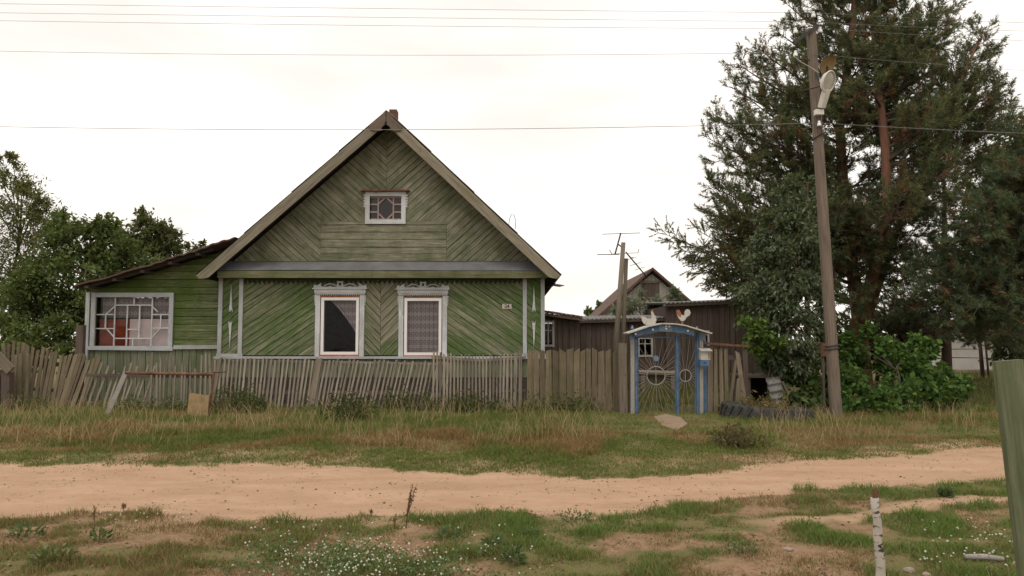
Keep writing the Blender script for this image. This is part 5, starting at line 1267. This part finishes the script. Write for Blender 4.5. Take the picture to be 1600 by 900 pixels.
for k in range(34):
    f = random.uniform(.25, 1.0); s_ = tr(tD, f); an = random.uniform(0, 2 * math.pi); L = random.uniform(1, 2.4); limbs.append((s_, s_ + Vector((math.cos(an) * L, math.sin(an) * L, random.uniform(-.1, .6))), .04))
pine('pine_tree', 'bluish-green pine with long low boughs entering from the right edge', [tD], limbs, BLUEPINE, .30, seed=9, nper=30, base=(pbx.x, PB, .17))
# dark lower conifer mass between the pines
DK = 23.0
bq = at(1480, 600, DK); bq.z = .1
tE = ([bq, at(1478, 500, DK), at(1476, 380, DK), at(1475, 260, DK)], [.16, .13, .09, .03]); limbs = []
for (px, py) in ((1400, 500), (1430, 520), (1450, 470), (1500, 510), (1540, 500), (1570, 520), (1600, 530), (1390, 470), (1420, 440), (1540, 460), (1500, 430), (1440, 400), (1510, 380), (1450, 340), (1500, 320), (1560, 480), (1380, 520), (1350, 505), (1590, 500), (1600, 470), (1620, 515), (1460, 525), (1525, 525)): limbs.append((tr(tE, np.interp(py, [300, 520], [.85, .3])), at(px, py, DK + random.uniform(-1, 1)), .035))
pine('pine_tree', 'shadowy pine standing farther back between the two larger pines', [tE], limbs, [(.070, .080, .042), (.09, .085, .05), (.06, .07, .04)], .5, seed=14, nper=26, wd=.02, matb='bark', base=(bq.x, DK, .17))
# spruce with the bough reaching left
SY = 18.6
bq = at(1225, 620, SY); bq.z = .1
tF = ([bq, at(1225, 520, SY), at(1224, 440, SY), at(1222, 370, SY), at(1221, 320, SY)], [.13, .11, .07, .04, .02]); limbs = []
for (px, py) in ((1034, 364), (1062, 388), (1085, 415), (1105, 395), (1110, 440), (1130, 420), (1090, 360), (1105, 280), (1125, 330), (1140, 300), (1150, 350), (1140, 450), (1160, 400), (1110, 345), (1165, 320), (1165, 470)):
    f = np.interp(py, [250, 480], [.72, .32]); limbs.append((tr(tF, f), at(px, py, SY + random.uniform(-.5, .6) * (px > 1060)), .035))
pine('spruce_tree', 'slender spruce with one long bough reaching left over the shed', [tF], limbs, [(.10, .115, .045), (.125, .13, .055), (.085, .10, .042)], .08, seed=23, nper=56, ln=.055, wd=.013, tuft=.26, droop=.42, spread=.7, dens=1.25, matb='bark', base=(bq.x, SY, .17))

# ------------------------------------------------------------ grass
def blades(name, X_, Y_, H, Wd, cols, lean=.35, kind='stuff', bend=None):
    n = len(X_); Z = gz(X_, Y_); th = rng.uniform(0, 2 * np.pi, n); ld = rng.uniform(0, 2 * np.pi, n); l = lean * rng.uniform(.1, 1.3, n) * H
    s_ = np.stack([np.cos(th), np.sin(th), np.zeros(n)], 1) * (Wd / 2)[:, None]; b = np.stack([X_, Y_, Z - .015], 1)
    lv = np.stack([np.cos(ld) * l, np.sin(ld) * l, np.zeros(n)], 1); up = np.zeros((n, 3)); up[:, 2] = H
    V = np.empty((n, 5, 3)); V[:, 0] = b - s_; V[:, 1] = b + s_; V[:, 2] = b + up * .55 + lv * .35 + s_ * .75; V[:, 3] = b + up * .55 + lv * .35 - s_ * .75; V[:, 4] = b + up * .95 + lv
    k = np.arange(n)[:, None] * 5; T = np.concatenate([k + np.array([[0, 1, 2]]), k + np.array([[0, 2, 3]]), k + np.array([[3, 2, 4]])], 1).reshape(-1, 3)
    return V.reshape(-1, 3), T, np.repeat(cols, 5, 0)
def grass_obj(name, label, cat, *packs):
    V = []; T = []; Cc = []; o_ = 0
    for v, t_, c in packs: V.append(v); T.append(t_ + o_); Cc.append(c); o_ += len(v)
    o = mesh_np(name, np.concatenate(V), np.concatenate(T), np.concatenate(Cc), MAT['grass']); return tag(o, label, cat, None, 'stuff')
def lerpc(a, b, t): return np.array(a)[None] * (1 - t)[:, None] + np.array(b)[None] * t[:, None]
# verge between the track and the fences
n = 270000
Yv = rng.uniform(8.6, 15.9, n) ; Yv = np.where(rng.random(n) < .42, rng.uniform(8.6, 11.8, n), Yv); Xv = rng.uniform(-1, 1, n) * (Yv * .82 + 1.2)
Xv = np.where(Xv > Yv * .74 + .6, rng.uniform(-1, .6, n) * Yv * .7, Xv)
rm = roadmask(Xv, Yv); yy = Yv - yfar(Xv)
nz = fbm(Xv, Yv, .55); nz2 = fbm(Xv + 30, Yv, 2.2); pxv = 800 + Xv / Yv * FPX
keep = (rm < .25 + .6 * rng.random(n) ** 2) & (yy > -.5) & (rng.random(n) < .35 + nz2 * 1.1)
keep &= ~((np.abs(Xv - tx) < .6) & (np.abs(Yv - ty) < .55))
Xv, Yv, yy, nz, nz2, pxv = (q[keep] for q in (Xv, Yv, yy, nz, nz2, pxv)); m = len(Xv)
dryband = np.exp(-((yy - 2.0 - .5 * np.sin(Xv * .9)) / 1.15) ** 2); colx = np.interp(pxv, [-200, 100, 160, 330, 420, 520, 700, 900, 980, 1060, 1200, 1350, 1700], [.7, .6, 1.0, 1.0, .55, .8, .75, .9, .35, .35, .6, .8, .7])
dry = np.clip((dryband * colx * 1.1 - .35) * 1.5 + .16 + (fbm(Xv + 11, Yv * 1.4, 1.1) - .5) * 4.2, .04, .93)
hgt = np.interp(yy, [-.5, .2, .8, 1.6, 2.6, 4.0, 6], [.045, .055, .075, .13, .17, .12, .10]) * np.interp(pxv, [-200, 900, 960, 1070, 1150, 1320, 1700], [1, 1, .45, .40, .62, .9, .9])
hgt *= (.25 + 1.6 * np.clip(nz2 - .12, 0, 1)) * rng.uniform(.5, 1.25, m); hgt = np.maximum(hgt, rng.uniform(.02, .055, m))
g1_ = lerpc((.105, .150, .034), (.165, .190, .050), rng.random(m)); d1_ = lerpc((.34, .215, .100), (.235, .135, .065), rng.random(m)); d1_ = np.where((nz > .56)[:, None] & (rng.random(m) < .4)[:, None], np.array((.44, .32, .17))[None], d1_)
isdry = (rng.random(m) < dry)[:, None]; cols = np.where(isdry, d1_, g1_) * rng.uniform(.75, 1.2, (m, 1))
pk = [blades('', Xv, Yv, hgt, rng.uniform(.006, .012, m), cols, .95)]
# long arching dry stems
ns = 4200; Ys = rng.uniform(10.6, 15.0, ns); Xs = rng.uniform(-1, .8, ns) * Ys * .78; px_ = 800 + Xs / Ys * FPX; k_ = (Ys - yfar(Xs) > 1.0) & ((px_ < 950) | (px_ > 1180)) & (fbm(Xs, Ys, .9) > .44); Xs, Ys = Xs[k_], Ys[k_]; q = len(Xs)
pk.append(blades('', Xs, Ys, rng.uniform(.22, .5, q), rng.uniform(.005, .009, q), lerpc((.44, .33, .18), (.30, .23, .11), rng.random(q)), .75))
grass_obj('verge_grass', 'tall green and dry brown grass of the verge between track and fences', 'grass', *pk)
# lawn before the track, with bare soil showing
n = 290000
Yl = 4.3 + 4.1 * rng.random(n) ** 1.15; Xl = rng.uniform(-1, 1, n) * (Yl * .80 + .5); rm = roadmask(Xl, Yl); bm2 = bare(Xl, Yl); stt = sidetrack(Xl, Yl); tuft_ = fbm(Xl + 2, Yl, 3.4)
px_ = 800 + Xl / Yl * FPX; gr = fbm(Xl + 60, Yl + 5, .9); green = np.clip(np.interp(px_, [-100, 300, 700, 850, 1100, 1200, 1330, 1700], [.25, .25, .4, 1.0, .9, .45, .85, .9]) + (gr - .5) * 1.6, 0, 1)
keep = (rm < .30) & (stt < .35) & (rng.random(n) < (1 - .62 * bm2) * (.62 + .9 * tuft_)) & (Yl < ynear(Xl) + .6); Xl, Yl, tuft_, green, bm2 = (q_[keep] for q_ in (Xl, Yl, tuft_, green, bm2)); m = len(Xl)
hl_ = (.020 + .115 * np.clip(tuft_ - .32, 0, 1) * 1.7) * rng.uniform(.5, 1.3, m) * (1 - .35 * bm2)
cg = lerpc((.100, .165, .036), (.175, .235, .065), rng.random(m)); cd = lerpc((.30, .215, .105), (.20, .125, .065), rng.random(m)); cols = np.where((rng.random(m) < (.24 + .85 * green * (tuft_ * 1.4)) * (1 - .75 * bm2))[:, None], cg, cd) * rng.uniform(.8, 1.2, (m, 1))
pk = [blades('', Xl, Yl, hl_, rng.uniform(.0045, .0085, m), cols, .8)]
# low sprigs on the sandy track
ns = 2600; cx_ = rng.uniform(-8.5, 8.5, 260); cy_ = np.array([rng.uniform(ynear(x_), yfar(x_)) for x_ in cx_]); ii = rng.integers(0, 260, ns); Xs = cx_[ii] + rng.normal(size=ns) * .10; Ys = cy_[ii] + rng.normal(size=ns) * .035
pk.append(blades('', Xs, Ys, rng.uniform(.012, .035, ns), rng.uniform(.004, .008, ns), lerpc((.16, .15, .06), (.22, .14, .075), rng.random(ns)), 1.2))
grass_obj('lawn_grass', 'short patchy green and brown lawn grass in front of the track', 'grass', *pk)
# far grass in the yard and behind the bushes
n = 20000; Yf = rng.uniform(15.8, 34, n); Xf = np.where(rng.random(n) < .45, Yf * rng.uniform(.13, .30, n), Yf * rng.uniform(.50, .80, n)); kx = ~((Xf < xR + .1))
Xf, Yf = Xf[kx], Yf[kx]; m = len(Xf)
grass_obj('yard_grass', 'grass of the yard behind the gate and of the path at far right', 'grass', blades('', Xf, Yf, rng.uniform(.08, .30, m), rng.uniform(.012, .024, m), np.where((rng.random(m) < .3)[:, None], np.array((.20, .145, .07))[None], lerpc((.085, .115, .03), (.12, .14, .05), rng.random(m))), .5))
# fallen leaves, clods and bits of straw on track and lawn
n = 15000; Yb = 4.4 + 5.6 * rng.random(n) ** 1.2; Xb = rng.uniform(-1, 1, n) * (Yb * .78 + .4); cb_ = fbm(Xb + 3, Yb * 2, 1.6); kb_ = (rng.random(n) < sstep(.42, .62, cb_) * np.where(roadmask(Xb, Yb) > .5, .22, .9)); Xb, Yb = Xb[kb_], Yb[kb_]; m = len(Xb)
P = np.column_stack([Xb, Yb, gz(Xb, Yb) + .003]); th = rng.uniform(0, 2 * np.pi, m); sz = rng.uniform(.006, .020, m); u_ = np.stack([np.cos(th), np.sin(th), rng.uniform(-.15, .5, m)], 1) * sz[:, None]; v_ = np.stack([-np.sin(th), np.cos(th), rng.uniform(0, .5, m)], 1) * (sz * rng.uniform(.25, .7, m))[:, None]
V = np.stack([P - u_, P - v_, P + u_, P + v_ + np.array([0, 0, .006])], 1); k_ = np.arange(m)[:, None] * 4; T = np.concatenate([k_ + np.array([[0, 1, 2]]), k_ + np.array([[0, 2, 3]])], 1).reshape(-1, 3)
tag(mesh_np('ground_litter', V.reshape(-1, 3), T, np.repeat(palette(m, [(.17, .105, .06), (.12, .075, .045), (.26, .175, .10), (.10, .08, .045), (.36, .27, .18)]), 4, 0), MAT['leaf']), 'small fallen leaves, clods and straw scattered on track and lawn', 'litter', None, 'stuff')
# leafy weeds along the foot of the fences
n = 26000; Xw = rng.uniform(-10.5, 3.2, n); Yw = np.interp(Xw, [-10.5, -6, 0, 3.2], [15.4, 15.0, 14.9, 14.6]) + rng.normal(size=n) * .22; dn = fbm(Xw + 50, Yw, .9); kw = rng.random(n) < sstep(.40, .64, dn) * np.interp(Xw, [1.5, 2.6], [1, .25]); Xw, Yw, dn = Xw[kw], Yw[kw], dn[kw]; m = len(Xw)
P = np.column_stack([Xw, Yw, gz(Xw, Yw) + np.abs(rng.normal(size=m)) * .17 * (.4 + 1.6 * np.clip(dn - .4, 0, 1) * 2)])
tag(leaves_mesh('fence_weeds', P, .07, palette(m, [(.07, .10, .03), (.055, .085, .028), (.10, .125, .045), (.12, .105, .05)]), None, MAT['leaf'], -.3, None, .35), 'tangled dark green weeds along the foot of the fences', 'weeds', None, 'stuff')
# clover heads
def blobs(name, label, X_, Y_, Hh, r, col):
    n = len(X_); oc = np.array([(0, 0, 1), (.8, 0, .25), (.25, .76, .25), (-.65, .47, .25), (-.65, -.47, .25), (.25, -.76, .25), (0, 0, -.6)]); F_ = np.array([(0, 1, 2), (0, 2, 3), (0, 3, 4), (0, 4, 5), (0, 5, 1), (6, 2, 1), (6, 3, 2), (6, 4, 3), (6, 5, 4), (6, 1, 5)])
    P = np.stack([X_, Y_, gz(X_, Y_) + Hh], 1); V = P[:, None] + oc[None] * r[:, None, None]; T = (np.arange(n)[:, None, None] * 7 + F_[None]).reshape(-1, 3)
    return tag(mesh_np(name, V.reshape(-1, 3), T, np.repeat(col, 7, 0), MAT['petal'], None, True), label, 'flowers', None, 'stuff')
n1_, n2_ = 230, 80
pc_ = np.array([gnd(px, py) for px, py in zip(np.concatenate([rng.normal(560, 75, n1_), rng.uniform(380, 860, n2_), rng.uniform(1430, 1590, 60), rng.uniform(120, 300, 22)]), np.concatenate([np.clip(rng.normal(882, 18, n1_), 838, 930), rng.uniform(820, 905, n2_), rng.uniform(820, 900, 60), rng.uniform(806, 830, 22)]))])
m = len(pc_); blobs('clover_flowers', 'small white clover heads dotted over the lawn in front', pc_[:, 0], pc_[:, 1], rng.uniform(.04, .085, m), rng.uniform(.008, .0135, m), np.array((.62, .62, .50))[None] * rng.uniform(.75, 1.1, (m, 1)))
# clover leaves below the flower patch, broad weed leaves
def ground_leaves(name, label, pts, r, size, cols, cat='weed'):
    P = []; 
    for (px, py, k) in pts:
        x, y = gnd(px, py); q = np.stack([x + rng.normal(size=k) * r, y + rng.normal(size=k) * r * .8], 1); P.append(np.column_stack([q, gz(q[:, 0], q[:, 1]) + rng.uniform(.01, .07, k)]))
    P = np.concatenate(P); o = leaves_mesh(name, P, size, palette(len(P), cols), None, MAT['leaf'], -.4, None, .6); return tag(o, label, cat, None, 'stuff')
ground_leaves('clover_leaves', 'low clover leaves under the white flower heads', [(px, py, 70) for px, py in zip(rng.normal(560, 95, 46), np.clip(rng.normal(884, 18, 46), 835, 930))], .13, .022, [(.12, .18, .07), (.15, .21, .095), (.10, .155, .06)])
# leafy weed plants, one by one
def weed(px, py, r, k, size, cols, label, h=.12):
    x, y = gnd(px, py); z = gzs(x, y); t_ = thing('weed_plant', label, 'weed', (x, y, z), 'low leafy weeds')
    th = rng.uniform(0, 2 * np.pi, k); rr = r * np.sqrt(rng.random(k)); P = np.stack([x + np.cos(th) * rr * .5, y + np.sin(th) * rr * .5, z + rng.uniform(.0, h, k)], 1); out = np.stack([np.cos(th), np.sin(th), np.full(k, .7)], 1)
    leaves_mesh('leaves', P, size, palette(k, cols), t_, MAT['leaf'], -.2, out * 1.6, .45); MB().tube([(x, y, z - .03), (x, y, z + h * .7)], [.008, .004], 5).build('stem', MAT['bark'], t_)
WG = [(.11, .15, .06), (.15, .19, .09), (.09, .125, .05)]
for i, (px, py, r, k, s_, lab) in enumerate(((828, 838, .12, 60, .06, 'dark leafy weed right of the clover patch'), (800, 880, .12, 46, .10, 'broad-leaved weed at the clover patch edge'), (770, 852, .10, 40, .09, 'tall-leaved weed behind the clover patch'), (700, 838, .16, 80, .05, 'low weed tuft at the track edge near the dry dock stalk'), (900, 815, .25, 110, .045, 'flat grey-green weed mat at the track edge'), (40, 842, .2, 70, .07, 'low leafy weed at the left edge of the lawn'), (85, 885, .2, 60, .08, 'leafy weed near the lower left corner'), (155, 852, .12, 40, .07, 'grey-leaved weed below the dry spike at left'), (1160, 870, .18, 80, .05, 'low weed tuft in the bare soil left of the stake'), (1478, 776, .10, 160, .06, 'round green tuft on the side track'))):
    weed(px, py, r * 1.2, int(k * 1.8), s_ * .55, WG, lab, .08)
for i, (px, py, r, Y) in enumerate(((545, 655, .3, 0), (1150, 690, .22, 0), (1030, 650, .1, 0))):
    if i == 2: continue
    x, y = gnd(px, py + 12); z = gzs(x, y); t_ = thing('dark_weed', ('dark bushy weed clump in the verge before the slat fence' if i == 0 else 'dark dry weed clump in the verge right of the gate'), 'weed', (x, y, z), 'weed clumps in the verge'); k = 520
    P = np.stack([x + rng.normal(size=k) * r * .7, y + rng.normal(size=k) * .25, z + np.abs(rng.normal(size=k)) * (.2 if i == 0 else .10)], 1); leaves_mesh('leaves', P, .09, palette(k, [(.05, .065, .025), (.035, .045, .02), (.09, .085, .04)] if i == 0 else [(.12, .09, .05), (.07, .06, .035), (.17, .12, .06)]), t_, MAT['leaf'], -.3, None, .3)
    MB().tube([(x, y, z - .05), (x + .05, y, z + (.4 if i == 0 else .2))], [.012, .005], 5).build('stem', MAT['bark'], t_)
# withered dock stalks
def stalk(px, py0, py1, lean, label, n=5, red=True):
    x, y = gnd(px, py0); z = gzs(x, y); t_ = thing('dry_stalk', label, 'weed', (x, y, z), 'withered dock stalks'); hh = (at(px, py1, y).z - z)
    for k in range(n):
        dx = lean * hh * random.uniform(.4, 1.0) + random.uniform(-.04, .04) * hh; dy = random.uniform(-.1, .1) * hh; h = hh * random.uniform(.65, 1.0)
        p = [Vector((x, y, z - .03)), Vector((x + dx * .25, y + dy * .3, z + h * .45)), Vector((x + dx, y + dy, z + h))]; MB().tube(p, [.004, .003, .002], 5).build('stem', MAT['rust'], t_)
        m = 24; tt = rng.uniform(.2, 1, m)[:, None]; P = np.array(p[1])[None] * (1 - tt) + np.array(p[2])[None] * tt + rng.normal(size=(m, 3)) * .007
        leaves_mesh('seed_head', P, .016, palette(m, [(.20, .115, .07), (.28, .175, .105)]), t_, MAT['leaf'], 0, None, .6)
stalk(634, 822, 754, .28, 'tall withered dock stalk at the near edge of the track', 6)
stalk(147, 828, 780, -.03, 'thin dry spike at the lawn edge at left', 2); stalk(192, 802, 786, .1, 'short dry sprig on the near track edge at left', 3); stalk(580, 806, 794, 0, 'very short dry sprig left of the tall dock stalk', 2); stalk(616, 828, 806, 0, 'short dry sprig just left of the tall dock stalk', 2); stalk(828, 812, 800, .05, 'short dry sprig right of the tall dock stalk', 2)

# withered flowers growing in the tyre bed
k = 420; th = rng.uniform(0, 2 * np.pi, k); rr = .5 * np.sqrt(rng.random(k)); P = np.stack([tx + np.cos(th) * rr, ty + np.sin(th) * rr, tz + .10 + np.abs(rng.normal(size=k)) * .13], 1)
fb_ = thing('bedding_plants', 'withered brown and green plants growing inside the tractor tyre', 'plants', (tx, ty, tz + .1))
leaves_mesh('leaves', P, .085, palette(k, [(.20, .13, .06), (.26, .18, .08), (.09, .11, .04), (.14, .10, .05)]), fb_, MAT['leaf'], -.3, None, .3)
mb = MB()
for j in range(14):
    a_ = random.uniform(0, 6.28); q = Vector((tx + math.cos(a_) * .3, ty + math.sin(a_) * .3, tz + .08)); MB().tube([q, q + Vector((random.uniform(-.08, .08), random.uniform(-.08, .08), random.uniform(.12, .3)))], .004, 4).build('stem', MAT['oldpost'], fb_)
